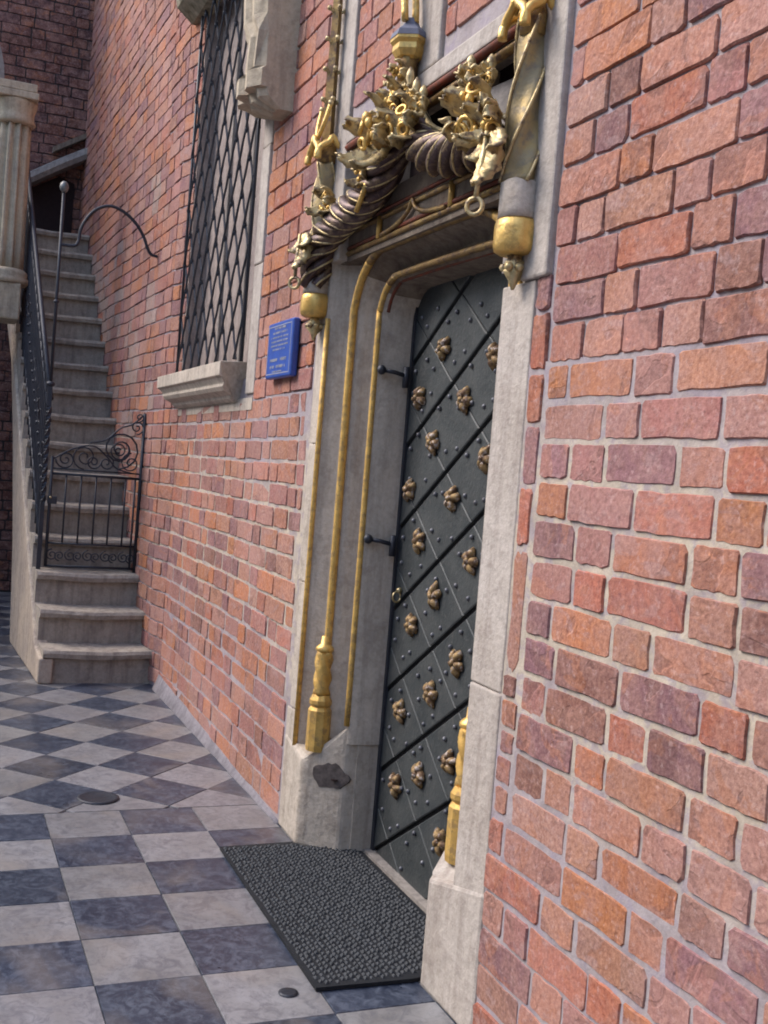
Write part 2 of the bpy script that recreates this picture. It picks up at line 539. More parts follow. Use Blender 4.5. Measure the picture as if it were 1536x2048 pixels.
def make_wall(parent, bricks, org, ang, rng, limit=300, dark=False, mat_far=None, wave=0.007, cfun=None):
    """bricks put on a vertical face that starts at org and runs at angle ang; the biggest in view are objects"""
    ca, sa = math.cos(ang), math.sin(ang)
    items = []
    for s, z, wd, h in bricks:
        zz = z + noise.noise(Vector((s * 1.1 + org[0], z * 0.8, org[1]))) * wave * 1.6 + rng.uniform(-0.002, 0.002)
        dy = rng.uniform(-0.0045, 0.0012)
        p = Vector((org[0] + s * ca - dy * sa, org[1] + s * sa + dy * ca, zz))
        q = proj(p)
        vis = q is not None and -60 < q[0] < 1596 and -60 < q[1] < 2108
        if q:
            a = proj(p - Vector((ca, sa, 0)) * wd / 2); b = proj(p + Vector((ca, sa, 0)) * wd / 2)
            size = abs(a[0] - b[0]) * h / q[2] * 2200 if a and b else 0
        else: size = 0
        items.append([size if vis else 0, p, wd, h, ((cfun(s, z, rng) if cfun else None) or bcol(rng, dark))])
    items.sort(key=lambda t: -t[0])
    V, F, C = [], [], []
    for i, (size, p, wd, h, c) in enumerate(items):
        lw = min(LIBW, key=lambda a: abs(a - wd))
        g, me = LIB[(lw, rng.randint(0, 5))]
        flip = rng.choice((1, 1, -1))
        rot = ang + rng.uniform(-0.006, 0.006)
        if size > 60 and i < limit:
            o = put('brick', me, parent, p, (rng.uniform(-0.012, 0.012), rng.uniform(-0.012, 0.012), rot), (wd / lw, 1, h / 0.084))
            o.color = c + (1,)
        else:
            n = len(V); cr, sr = math.cos(rot), math.sin(rot)
            for vx, vy, vz in g[0]:
                vx *= wd / lw; vz *= h / 0.084
                V.append((p.x + vx * cr - vy * sr, p.y + vx * sr + vy * cr, p.z + vz))
            F += [tuple(a + n for a in q) for q in g[1]]
            C += [c] * len(g[1])
    if V:
        o = part('brickwork', (V, F), mat_far or M_brick_far, parent)
        o['kind'] = 'stuff'
        at = o.data.attributes.new('bc', 'FLOAT_COLOR', 'FACE')
        at.data.foreach_set('color', [k for c in C for k in (c[0], c[1], c[2], 1.0)])
    return


def mortar_face(x0, x1, z0, z1, holes, y0=0.0012, y1=0.30, zs_=1.80, y0b=0.0065):
    return merge(mortar_part(x0, x1, z0, zs_, holes, y0, y1), mortar_part(x0, x1, zs_ + 0.0005, z1, holes, y0b, y1))


def mortar_part(x0, x1, z0, z1, holes, y0, y1):
    xs = sorted({x0, x1, *[min(max(h[k], x0), x1) for h in holes for k in (0, 1)]})
    zs = sorted({z0, z1, *[min(max(h[k], z0), z1) for h in holes for k in (2, 3)]})
    gs = []
    for i in range(len(xs) - 1):
        for j in range(len(zs) - 1):
            cx, cz = (xs[i] + xs[i + 1]) / 2, (zs[j] + zs[j + 1]) / 2
            if any(h[0] < cx < h[1] and h[2] < cz < h[3] for h in holes): continue
            gs.append(box(xs[i], xs[i + 1], y0, y1, zs[j], zs[j + 1]))
    return merge(*gs)


# ------------------------------------------------------------------ floor
ZT = 0.0
bed = part('ground', ([(-60, -60, -0.02), (60, -60, -0.02), (60, 60, -0.02), (-60, 60, -0.02)], [(0, 1, 2, 3)]), M_bed, kind='structure')
floor = part('floor', box(-11.6, 0.5, -4.0, 0.33, -0.10, -0.007), M_grout, origin=(-4, -1, 0), kind='structure')
TS = 0.303
XB = -4.563
YW = -0.004
tr = random.Random(11)


def clip(poly, ax, val, keep_less):
    out = []
    for i in range(len(poly)):
        a, b = poly[i], poly[(i + 1) % len(poly)]
        ia = (a[ax] < val) == keep_less; ib = (b[ax] < val) == keep_less
        if ia: out.append(a)
        if ia != ib:
            t = (val - a[ax]) / (b[ax] - a[ax])
            out.append((a[0] + (b[0] - a[0]) * t, a[1] + (b[1] - a[1]) * t))
    return out


def area(p): return abs(sum(p[i][0] * p[(i + 1) % len(p)][1] - p[(i + 1) % len(p)][0] * p[i][1] for i in range(len(p)))) / 2


tile_meshes = {}
rest = []


def tile(poly, dark):
    if len(poly) < 3 or area(poly) < 0.003: return
    cx = sum(p[0] for p in poly) / len(poly); cy = sum(p[1] for p in poly) / len(poly)
    sh = [(cx + (p[0] - cx) * 0.993, cy + (p[1] - cy) * 0.993) for p in poly]
    inn = [(cx + (p[0] - cx) * 0.982, cy + (p[1] - cy) * 0.982) for p in poly]
    n = len(poly); dz = tr.uniform(-0.0012, 0.0012)
    v = [(p[0], p[1], -0.03) for p in sh] + [(p[0], p[1], -0.003 + dz) for p in sh] + [(p[0], p[1], dz) for p in inn]
    f = [tuple(range(2 * n, 3 * n))]
    for i in range(n):
        q = (i + 1) % n
        f += [(i, q, n + q, n + i), (n + i, n + q, 2 * n + q, 2 * n + i)]
    if not (seen((cx, cy, 0), 150)) or cx < -10.2:
        rest.append((dark, (v, f))); return
    o = part('floor_tile', (v, f), M_td if dark else M_tl, floor, origin=(cx, cy, 0))
    t = tr.uniform(0.72, 1.0) if not dark else tr.uniform(0.6, 1.0)
    if tr.random() < 0.2: t *= 0.6
    o.color = (t, t * tr.uniform(0.95, 1.0), t * tr.uniform(0.9, 1.02), 1)


for i in range(-1, 15):            # straight courses near the camera
    for j in range(-9, 1):
        x0 = XB + i * TS; y1 = YW + (j + 1) * TS
        poly = [(x0, y1 - TS), (x0 + TS, y1 - TS), (x0 + TS, y1), (x0, y1)]
        if i == -1: continue
        poly = clip(poly, 1, 0.3, True)
        tile(poly, (i + j) % 2 == 0)
HD = TS / math.sqrt(2)
for a in range(-1, 36):            # diagonal field beyond it
    for b in range(-16, 4):
        if (a + b) % 2: continue
        cx = -4.81 - a * HD + 0.0; cy = -0.395 + b * HD
        poly = [(cx - HD, cy), (cx, cy - HD), (cx + HD, cy), (cx, cy + HD)]
        poly = clip(poly, 0, XB - 0.002, True)
        if len(poly) < 3: continue
        poly = clip(poly, 1, YW, True)
        if len(poly) < 3: continue
        poly = clip(poly, 0, -11.5, False)
        if len(poly) < 3: continue
        tile(poly, a % 2 == 0)
for dk in (True, False):
    gs = [g for d_, g in rest if d_ == dk]
    if gs:
        o = part('far_tiles', merge(*gs), M_td if dk else M_tl, floor); o['kind'] = 'stuff'
# drain cover and plug
o = part('drain_cover', lathe([(0.088, -0.01), (0.088, 0.006), (0.078, 0.009), (0.07, 0.005), (0.001, 0.006)], (-4.73, -0.675, 0), 24), M_iron, floor, True)
o = part('floor_plug', lathe([(0.028, -0.01), (0.028, 0.004), (0.02, 0.006), (0.001, 0.004)], (-2.885, -0.40, 0), 16), M_iron, floor, True)

# ------------------------------------------------------------------ walls
UC = -3.42                     # middle of the portal
rw = thing('brick_wall', 'near red brick wall to the right of the gilded stone portal', 'wall', (-1.6, 0, 0))
rr = random.Random(5)
part('mortar', mortar_face(-2.54, 0.2, -0.02, 4.4, []), M_mortar, rw)
holes = [(-2.55, -2.425, 0.62, 2.06), (-2.55, -2.44, 2.06, 4.5)]
br = lay(-2.53, 0.18, 0, 44, holes, rr)
zs = [0.62, 0.70, 0.78, 0.847, 0.927, 0.993, 1.319, 1.477, 1.64, 1.776, 1.93, 2.03]
for a, b in zip(zs, zs[1:]):
    br.append((-2.478 + rr.uniform(-0.006, 0.004), (a + b) / 2, rr.uniform(0.058, 0.072), b - a - 0.014))
make_wall(rw, br, (0, 0), 0, rr)

lw = thing('brick_wall', 'long red brick wall between the portal and the stairs, with the barred window', 'wall', (-5.6, 0, 0))
lr = random.Random(9)
WIN = (-7.0, -5.19, 1.86, 5.2)
part('mortar', mortar_face(-6.93, -4.24, -0.02, 7.3, [(-6.98, -5.2, 1.9, 4.3)]), M_mortar, lw)
br = lay(-6.93, -4.32, 0, 74, [(-6.98, -5.18, 1.80, 4.4), (-4.36, -4.3, 0.5, 0.7), (-4.38, -4.3, 1.0, 1.25), (-4.37, -4.3, 1.6, 1.8)], lr, 0.01)
make_wall(lw, br, (0, 0), 0, lr, wave=0.010)
# raked cement skirting at the foot of the wall
sec = []
for i in range(27):
    x = -6.93 + i * (2.63 / 26)
    hgt = 0.085 * (1 - ((x + 6.93) / 2.63)) + 0.012 + 0.006 * noise.noise(Vector((x * 4, 0, 0)))
    dpt = 0.030 * (1 - (x + 6.93) / 2.63) + 0.012 + 0.004 * noise.noise(Vector((x * 5, 3, 0)))
    sec.append([(x, 0.02, -0.01), (x, -dpt, -0.01), (x, -dpt, 0.006), (x, -dpt * 0.45, hgt * 0.6), (x, -0.006, hgt), (x, 0.02, hgt)])
part('skirting', loft(sec), M_cement, lw, True)

# flank of the wall beside the stairs: it steps forward and runs on slightly turned
fw = thing('brick_wall', 'weathered brick wall rising beside the stone stairs, patched with plaster', 'wall', (-9, -0.1, 0))
fr = random.Random(13)
XA, YA = -7.17, -0.045
XE = -11.5
angB = math.atan2(0.035, 1)
LB = (XA - XE) / math.cos(angB)
OB = (XE, YA - (XA - XE) * 0.035)


def fpt(s, d=0.0):            # point on the flank: s metres from its far end, d out of the wall
    return (OB[0] + s * math.cos(angB) + d * math.sin(angB), OB[1] + s * math.sin(angB) - d * math.cos(angB))


a0, a1, a2, a3 = fpt(0, -0.006), (XA, YA + 0.006), (-6.93, 0.006), (-6.93, 0.32)
part('mortar', prism([a0, a1, a2, a3, (XE, 0.32)], -0.02, 7.3), M_mortar, fw)
br = lay(0.0, LB - 0.005, 0, 74, [], fr)
patch_spots = []
for (px_, pz_, pw_, ph_) in [(2.2, 2.55, 0.75, 0.36), (3.1, 2.3, 0.5, 0.55), (3.75, 2.50, 0.30, 0.32), (2.6, 2.0, 0.45, 0.24), (3.2, 1.75, 0.35, 0.24), (3.9, 1.9, 0.22, 0.3),
                             (1.3, 2.9, 0.8, 0.5), (3.6, 3.3, 0.25, 0.3)]:
    patch_spots.append((px_ - pw_ / 2, px_ + pw_ / 2, pz_ - ph_ / 2, pz_ + ph_ / 2))
def pale(s_, z, rng):
    if any(h[0] < s_ < h[1] and h[2] < z < h[3] for h in patch_spots) and rng.random() < 0.75:
        v = rng.uniform(0.8, 1.15)
        return (0.50 * v, 0.42 * v, 0.35 * v)
    if s_ < 2.4 and z < 3.3 and rng.random() < 0.3:
        return (0.42, 0.36, 0.33)
    return None


make_wall(fw, br, OB, angB, fr, wave=0.012, cfun=pale)
aj = math.atan2(-YA, -6.93 - XA)
br = lay(0.0, math.hypot(-6.93 - XA, YA) - 0.002, 0, 74, [], fr)
make_wall(fw, br, (XA, YA), aj, fr, limit=120, wave=0.008)
# thin worn stone quoins where the flank meets the stairs
# back wall: dark brick, with shade put into brick and mortar colours too
bw = thing('brick_wall', 'dark shaded brick wall closing the far end behind the stairs', 'wall', (XE, -1.5, 0))
bk = random.Random(17)
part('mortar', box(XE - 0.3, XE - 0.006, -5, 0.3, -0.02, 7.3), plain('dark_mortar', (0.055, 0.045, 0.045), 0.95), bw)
br = lay(0.0, 5.0, 0, 74, [(4.19, 4.72, 3.45, 3.98)], bk)
sel = [(s, z, a, b) for s, z, a, b in br]
# face looks to +x : run along +y from y=-5 (angle 90 deg flips the front to +x)
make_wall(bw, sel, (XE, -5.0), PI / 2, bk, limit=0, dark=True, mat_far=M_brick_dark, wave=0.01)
part('niche', loft([[(xx, -0.80, 3.46), (xx, -0.27, 3.44), (xx, -0.27, 4.10), (xx, -0.42, 4.15), (xx, -0.80, 3.92)] for xx in (XE - 0.25, XE + 0.02)]), M_void, bw)  # solid block proud of the wall; dark colour imitates the opening's shade
# unseen range, added across the court to close off the low sky
cb = thing('unseen_courtyard_range', 'unseen plastered range added opposite the portal to close off the low sky', 'building', (0, -11, 0))
part('facade', box(-16, 14, -11.4, -11.0, 0, 7.5), M_stone, cb)
part('facade', box(11.0, 11.4, -10.9, 0.3, 0, 7.5), M_stone, cb)
for k in range(9):
    o = part('window', box(-14 + 3.2 * k, -12.7 + 3.2 * k, -10.99, -10.93, 4.6, 6.6), M_void, cb)

# ------------------------------------------------------------------ stairs
RISE, RUN, SX = 0.218, 0.245, -7.10
SKEW = 0.047


def sy(x, y):                  # the flight runs slightly turned against the wall
    return y - SKEW * max(0.0, -7.1 - x)


st = thing('stone_stairs', 'narrow worn stone staircase climbing beside the brick wall behind the iron gate', 'stairs', (-7.1, -0.4, 0))
NS = 16
srng = random.Random(21)
for k in range(NS):
    xf = SX - RUN * k
    xb = xf - RUN - (0.04 if k < NS - 1 else 0.4)
    z1 = RISE * (k + 1)
    z0 = RISE * k - 0.01
    yl, yr = -0.705, -0.005
    secs = []
    pro = [(xf - 0.012, z0), (xf - 0.015, z1 - 0.062), (xf - 0.012, z1 - 0.058), (xf + 0.026, z1 - 0.050), (xf + 0.034, z1 - 0.022), (xf + 0.022, z1 - 0.003), (xf - 0.02, z1), (xb, z1), (xb, z0)]
    M_ = 7
    for q in range(M_):
        t = q / (M_ - 1)
        wear = -0.010 * math.sin(PI * t) ** 2
        row = []
        for i, (x, z) in enumerate(pro):
            dz = wear if 3 <= i <= 6 else 0
            yy = sy(x, yl + (yr - yl) * t)
            if k > 0 and q == M_ - 1: yy = min(yy, 0)
            row.append((x + srng.uniform(-0.002, 0.002), yy, z + dz + (srng.uniform(-0.002, 0.002) if 0 < i < 7 else 0)))
        secs.append(row)
    o = part('step', loft(secs), M_step, st, False, origin=(xf, -0.4, z0))
# solid stair core below the treads
core = []
pl = [(-7.16, 0.0), (-8.70, 0.0), (-9.40, 1.55), (-10.4, 2.55), (-11.48, 2.75), (-11.48, 3.2), (-10.9, 3.2), (-7.16, 0.03)]
cs1 = [(x, sy(x, -0.63), z) for x, z in pl]; cs2 = [(x, sy(x, -0.02), z) for x, z in pl]
part('stair_core', loft([cs1, cs2]), M_stone_grey, st)
# side string: pale stone slabs
tops = [(-7.06, 0.0), (-8.88, 0.0), (-9.25, 0.42), (-10.1, 1.45), (-11.1, 2.42), (-11.48, 2.75), (-11.48, 3.66), (-10.9, 3.62)]
for k in range(NS - 1, -1, -1):
    tops.append((SX - RUN * k + 0.0, RISE * (k + 1) + 0.035))
    if k: tops.append((SX - RUN * k + 0.0, RISE * k + 0.035))
tops = [t for i, t in enumerate(tops)]
pl = [(-7.08, 0.0), (-8.60, 0.0), (-8.85, 0.75), (-9.30, 1.55), (-9.75, 2.15), (-10.32, 2.55), (-11.48, 2.75), (-11.48, 3.30), (-10.9, 3.28), (-7.32, 0.20), (-7.08, 0.16)]
cs1 = [(x, sy(x, -0.728), z) for x, z in pl]; cs2 = [(x, sy(x, -0.64), z) for x, z in pl]
o = part('side_string', loft([cs1, cs2]), M_stair_side, st); bevel(o, 0.012, 2)
# a plinth block at the foot
o = part('landing_beam', box(-9.75, -9.32, -4.0, -0.84, 2.47, 2.76), M_cream, st); bevel(o, 0.015)
# sloped stone coping over the niche on the back wall
cp = thing('stone_coping', 'slanting stone coping on the dark back wall above the stair head', 'coping', (XE, -0.5, 3.9))
for (ya, za, yb, zb) in ((-0.80, 3.93, -0.02, 4.42),):
    secs = []
    for y, z in ((ya, za), ((ya + yb) / 2, (za + zb) / 2 + 0.01), (yb, zb)):
        secs.append([(XE, y, z), (XE + 0.22, y, z + 0.0), (XE + 0.24, y, z + 0.05), (XE + 0.22, y, z + 0.11), (XE, y, z + 0.16)])
    o = part('coping_slab', loft(secs), M_stone_grey, cp)
    secs = [[(a, b, c + 0.24) for a, b, c in s] for s in [[(XE, y, z), (XE + 0.10, y, z), (XE + 0.10, y, z + 0.05), (XE, y, z + 0.07)] for y, z in ((ya + 0.3, za + 0.19), (yb, zb))]]
    part('string_course', loft(secs), M_stone_brown, cp)

# ------------------------------------------------------------------ column and arch at the left
CX, CY = -9.5, -0.965
cl = thing('fluted_column', 'fluted pale stone column with moulded capital at the left edge above the stairs', 'column', (CX, CY, 2.5))
o = part('column_base', lathe([(0.20, 2.762), (0.20, 2.80), (0.18, 2.82), (0.19, 2.845), (0.165, 2.87), (0.155, 2.88)], (CX, CY, 0), 20), M_cream, cl, True)
NF = 10
secs = []
for i in range(9):
    z = 2.87 + (4.05 - 2.87) * i / 8
    r0 = 0.142 - 0.010 * i / 8
    s = []
    for k in range(NF * 6):
        a = 2 * PI * k / (NF * 6)
        f = abs(math.sin(NF * a / 2))
        s.append((CX + (r0 - 0.050 * (1 - f) ** 0.6) * math.cos(a), CY + (r0 - 0.050 * (1 - f) ** 0.6) * math.sin(a), z))
    secs.append(s)
part('shaft', loft(secs), M_cream, cl, True)
part('capital', lathe([(0.145, 4.03), (0.165, 4.05), (0.150, 4.08), (0.150, 4.13), (0.165, 4.18), (0.17, 4.20), (0.17, 4.213), (0.001, 4.213)], (CX, CY, 0), 24), M_cream, cl, True)
o = part('abacus', merge(box(CX - 0.18, CX + 0.18, CY - 0.18, CY + 0.165, 4.215, 4.27), box(CX - 0.165, CX + 0.165, CY - 0.165, CY + 0.15, 4.271, 4.34)), M_cream, cl); bevel(o, 0.01)
ar = thing('stone_arch', 'plastered arch springing to the left from the fluted column', 'arch', (CX, -1.8, 4.34))
secs = []
for i in range(15):
    a = PI * 0.5 * i / 14
    yo, zo = -2.40 + 1.33 * math.cos(a), 4.34 + 0.95 * math.sin(a)
    yi, zi = -2.40 + 1.05 * math.cos(a), 4.34 + 0.74 * math.sin(a)
    secs.append([(CX + 0.15, yi, zi), (CX + 0.15, yo, zo), (CX - 0.15, yo, zo), (CX - 0.15, yi, zi)])
part('arch_band', loft(secs), M_stone_grey, ar)

# ------------------------------------------------------------------ railing on the stairs
ra = thing('stair_railing', 'tall dark iron balustrade following the left edge of the stone stairs', 'railing', (-7.8, -0.7, 0.6))
rl = []
for (off) in (1.13,):
    rl = [(x, sy(x, -0.675), RISE * (SX - x) / RUN + 0.12 + off) for x in (-7.72, -8.5, -9.3, -10.1, -10.9)]
part('handrail', tube(rl, 0.018), M_iron, ra, True)
part('lower_rail', tube([(a, b, c - 1.02) for a, b, c in rl], 0.011), M_iron, ra, True)
part('middle_rail', tube([(a, b, c - 0.16) for a, b, c in rl], 0.009), M_iron, ra, True)
bal = None
brr = random.Random(2)
for k in range(36):
    x = -7.78 - k * 0.087
    z = RISE * (SX - x) / RUN + 0.12
    if bal is None:
        pts = [(0.012 * math.sin(i * 0.0), 0, -0.02 + 1.15 * i / 12) for i in range(13)]
        g1 = tube(pts, 0.0085, 6)
        g2 = sphere((0, 0, 0.46), 0.017, 6, 4)
        g3 = tube([(0.035 * math.cos(t) - 0.035, 0, 0.66 + 0.05 * math.sin(t)) for t in [PI * 2 * q / 10 for q in range(9)]], 0.005, 5)
        bal = mkmesh('baluster', *merge(g1, g2, g3), M_iron, True)
    put('baluster', bal, ra, (x, sy(x, -0.675), z), (0, 0, brr.uniform(-0.3, 0.3)))

# newel post and overthrow, gate
XG = -7.70
gt = thing('iron_gate', 'low wrought iron gate with scrolled top closing the stone stairs', 'gate', (XG, -0.36, 0.654))
YL, YR = sy(XG, -0.640), sy(XG, -0.045)
ZB = 0.675
z_mid, z_top = 1.305, 1.315
# newel
nw = thing('gate_post', 'tall slender iron post with twisted lower shaft and ball finial at the gate', 'post', (XG, YL - 0.045, 0.654))
yn = YL - 0.045
tw = []
secs = []
for i in range(60):
    z = 0.654 + 1.25 * i / 59
    s = []
    for k in range(4):
        a = PI / 4 + k * PI / 2 + (z - 1.1) * 24 * (1 if 1.1 < z < 1.75 else 0) + (15.6 if z >= 1.75 else 0)
        s.append((XG + 0.020 * math.cos(a), yn + 0.020 * math.sin(a), z))
    secs.append(s)
part('twisted_shaft', loft(secs), M_iron, nw)
part('upper_shaft', tube([(XG, yn, 1.90), (XG, yn, 3.17)], 0.011, 8), M_iron, nw, True)
part('collar', merge(sphere((XG, yn, 1.90), 0.030, 10, 6, 0.7), sphere((XG, yn, 2.45), 0.020, 8, 5, 0.7)), M_iron, nw, True)
part('ball_finial', sphere((XG, yn, 3.21), 0.030, 12, 8, 1.3), plain('finial_grey', (0.20, 0.20, 0.19), 0.5, 0.5, 0.5), nw, True)
# overthrow: rod arching from the post to the wall
ovp = [(yn, 2.83), (yn + 0.09, 2.835), (yn + 0.115, 2.87), (yn + 0.125, 2.95), (yn + 0.16, 3.03), (yn + 0.22, 3.10), (yn + 0.31, 3.135), (yn + 0.40, 3.11), (yn + 0.48, 3.05),
       (yn + 0.54, 2.97), (yn + 0.575, 2.89), (yn + 0.60, 2.855), (yn + 0.64, 2.845), (yn + 0.73, 2.84)]


def smooth(pts, n=5):
    P = [Vector(p) for p in pts]; out = []
    for i in range(len(P) - 1):
        p0, p1, p2, p3 = P[max(i - 1, 0)], P[i], P[i + 1], P[min(i + 2, len(P) - 1)]
        for k in range(n):
            t = k / n
            out.append(0.5 * ((2 * p1) + (p2 - p0) * t + (2 * p0 - 5 * p1 + 4 * p2 - p3) * t * t + (3 * p1 - p0 - 3 * p2 + p3) * t ** 3))
    out.append(P[-1])
    return out


part('overthrow_rod', tube(smooth([(XG, a, b) for a, b in ovp]), 0.011, 8), M_iron, nw, True)
# gate frame
fr_ = []
part('hinge_stile', tube([(XG, YL, ZB), (XG, YL, 1.42)], 0.011, 6), M_iron, gt, True)
part('latch_stile', tube([(XG, YR, ZB - 0.02), (XG, YR, 1.76)], 0.013, 6), M_iron, gt, True)
part('latch_stile', tube([(XG, YR - 0.035, ZB), (XG, YR - 0.035, z_mid)], 0.007, 6), M_iron, gt, True)
part('bottom_rail', tube([(XG, YL, ZB + 0.005), (XG, YR, ZB + 0.005)], 0.009, 6), M_iron, gt, True)
part('lower_rail', tube([(XG, YL, 0.835), (XG, YR, 0.835)], 0.007, 6), M_iron, gt, True)
part('top_rail', tube([(XG, YL, z_mid), (XG, YR, z_mid)], 0.010, 6), M_iron, gt, True)
part('top_rail', tube([(XG, YL, z_mid + 0.035), (XG, YR, z_mid + 0.035)], 0.006, 6), M_iron, gt, True)
nb = 6
bm_ = mkmesh('gate_bar', *tube([(0, 0, 0.835), (0, 0, z_mid)], 0.0065, 6), M_iron, True)
for k in range(1, nb):
    put('gate_bar', bm_, gt, (XG, YL + (YR - YL) * k / nb, 0))


def spiral(cy, cz, r0, r1, a0, turns, n=26):
    return [(XG, cy + (r0 + (r1 - r0) * i / n) * math.cos(a0 + 2 * PI * turns * i / n), cz + (r0 + (r1 - r0) * i / n) * math.sin(a0 + 2 * PI * turns * i / n)) for i in range(n + 1)]


def scroll(cy, cz, r0, r1, a0, turns, rad=0.0055):
    return part('scroll', tube(spiral(cy, cz, r0, r1, a0, turns), rad, 6), M_iron, gt, True)


scroll(YR - 0.155, 1.50, 0.135, 0.025, -PI / 2, 2.0, 0.0065)
scroll(YR - 0.16, 1.49, 0.070, 0.012, 0.5, -2.0)
scroll(YR - 0.075, 1.41, 0.070, 0.010, PI / 2, 1.6)
scroll(YR - 0.05, 1.66, 0.050, 0.008, -PI / 2, 1.6)
scroll(YR - 0.035, 1.73, 0.030, 0.008, -PI / 2, 1.2)
scroll(YL + 0.21, 1.43, 0.085, 0.015, -PI / 2, -1.8)
scroll(YL + 0.085, 1.405, 0.065, 0.010, PI, 1.8)
scroll(YL + 0.27, 1.40, 0.050, 0.010, 0.0, -1.5)
scroll(YR - 0.24, 1.40, 0.055, 0.010, PI / 2, -1.5)
part('crest_bar', tube(smooth([(XG, YL, 1.40), (XG, YL + 0.12, 1.475), (XG, YL + 0.26, 1.51), (XG, YL + 0.36, 1.44), (XG, YR - 0.17, 1.37), (XG, YR - 0.06, 1.34)]), 0.006, 6), M_iron, gt, True)
part('crest_bar', tube(smooth([(XG, YL + 0.24, 1.53), (XG, YR - 0.25, 1.56), (XG, YR - 0.16, 1.645), (XG, YR - 0.08, 1.68), (XG, YR, 1.76)]), 0.006, 6), M_iron, gt, True)
g = []
for (dy, dz) in ((0.02, 0.0), (0.045, 0.015), (0.05, -0.02), (0.03, 0.03)):
    g.append(tube([(XG, YR, 1.73), (XG, YR + dy * 0.6, 1.745 + dz), (XG, YR + dy, 1.73 + dz)], 0.008, 6))
part('leaf_finial', merge(*g), M_iron, gt, True)
for k in range(5):           # small scrolls of the bottom band
    c = YL + (YR - YL) * (k + 0.5) / 5
    scroll(c - 0.022, 0.755, 0.040, 0.008, PI / 2, 1.5, 0.005)
    scroll(c + 0.028, 0.750, 0.034, 0.008, -PI / 2, -1.5, 0.005)
o = part('lock_box', box(XG - 0.015, XG + 0.03, YL - 0.015, YL + 0.045, 1.10, 1.15), M_iron, gt); bevel(o)
part('lock_knob', sphere((XG + 0.04, YL + 0.0, 1.145), 0.008), M_brass, gt, True)

# ------------------------------------------------------------------ barred window
wn = thing('barred_window', 'tall window with an iron lattice grille, pale stone edge and moulded sill', 'window', (-6.1, 0, 1.9))
part('window_back', box(-7.0, -5.3, 0.10, 0.14, 1.95, 4.35), M_plaster, wn)
part('reveal', merge(box(-7.0, -6.915, 0.0, 0.10, 1.95, 4.35), box(-5.36, -5.30, 0.004, 0.10, 1.98, 4.35)), M_plaster, wn)
o = part('glazing_bar', merge(*[box(-6.93 + 1.57 * k / 3 - 0.015, -6.93 + 1.57 * k / 3 + 0.015, 0.085, 0.10, 1.98, 4.3) for k in (1, 2)]), M_stone_grey, wn)
o = part('frame_stone', box(-5.34, -5.185, -0.006, 0.12, 1.82, 2.45), M_stone_pale, wn); bevel(o, 0.006)
o = part('frame_stone', box(-5.34, -5.20, -0.009, 0.12, 2.453, 3.02), M_stone_pale, wn); bevel(o, 0.006)
o = part('frame_stone', box(-5.34, -5.19, -0.006, 0.12, 3.023, 4.3), M_stone_pale, wn); bevel(o, 0.006)
# sill with moulding under it
sp = [(0.02, 1.985), (-0.13, 1.975), (-0.13, 1.905), (-0.115, 1.897), (-0.095, 1.87), (-0.10, 1.855), (-0.085, 1.835), (-0.045, 1.815), (-0.04, 1.80), (-0.02, 1.785), (0.02, 1.785)]
secs = []
for x, sc_ in ((-7.03, 1), (-5.385, 1)):
    secs.append([(x + (0.0 if sc_ else 0), y, z) for y, z in sp])
s0 = [(-7.03 + (0.10 if z < 1.90 else 0) * (1 - (z - 1.785) / 0.12), y, z) for y, z in sp]
s1 = [(-5.385 - (0.10 if z < 1.90 else 0) * (1 - (z - 1.785) / 0.12), y, z) for y, z in sp]
o = part('window_sill', loft([s0, s1]), M_stone, wn); bevel(o, 0.004)
o = part('apron_stone', box(-6.95, -5.20, -0.004, 0.1, 1.74, 1.80), M_stone, wn)
gr = thing('window_grille', 'diamond lattice of dark iron bars fixed over the tall window', 'grille', (-6.1, -0.03, 2.0))
GX0, GX1, GZ0, GZ1 = -6.93, -5.36, 2.0, 4.22
SL = 1.65; SP = 0.205
part('grille_edge', tube([(GX1, -0.03, GZ0 - 0.02), (GX1, -0.03, GZ1)], 0.009, 6), M_iron, gr, True)
part('grille_edge', tube([(GX0, -0.03, GZ0 - 0.02), (GX0, -0.03, GZ1)], 0.009, 6), M_iron, gr, True)
knots = []
for fam, y in ((1, -0.036), (-1, -0.024)):
    k = -40
    for k in range(-40, 60):
        c = GX0 + k * SP      # x at z = GZ0
        pts = []
        # x = c + fam*(z-GZ0)/SL
        za, zb = GZ0, GZ1
        if fam == 1:
            za = max(za, GZ0 + (GX0 - c) * SL); zb = min(zb, GZ0 + (GX1 - c) * SL)
        else:
            za = max(za, GZ0 + (c - GX1) * SL); zb = min(zb, GZ0 + (c - GX0) * SL)
        if zb - za < 0.05: continue
        n = max(2, int((zb - za) / 0.055))
        pts = [(c + fam * (z - GZ0) / SL, y + (0.0008 if i % 2 else -0.0008), z) for i, z in enumerate([za + (zb - za) * q / n for q in range(n + 1)])]
        part('grille_bar', tube(pts, 0.0062, 5), M_iron, gr)
kn = mkmesh('grille_knot', *sphere((0, 0, 0), 0.013, 6, 4, 1.4), M_iron, True)
i = 0
for a in range(0, 40):
    for b in range(-1, 40):
        # crossings: c1 + h = c2 - h
        x = GX0 + (a * 0.5) * SP; z = GZ0 + b * 0.5 * SP * SL
        if (a + b) % 2 == 0 and GX0 - 0.01 < x < GX1 + 0.01 and GZ0 < z < GZ1:
            if i < 290: put('grille_knot', kn, gr, (x, -0.03, z))
            i += 1
# stone hood and corbel that hang in front of the window head
hd = thing('stone_corbel', 'moulded stone corbel of the upper window hanging beside the grille top', 'corbel', (-5.0, 0, 3.1))


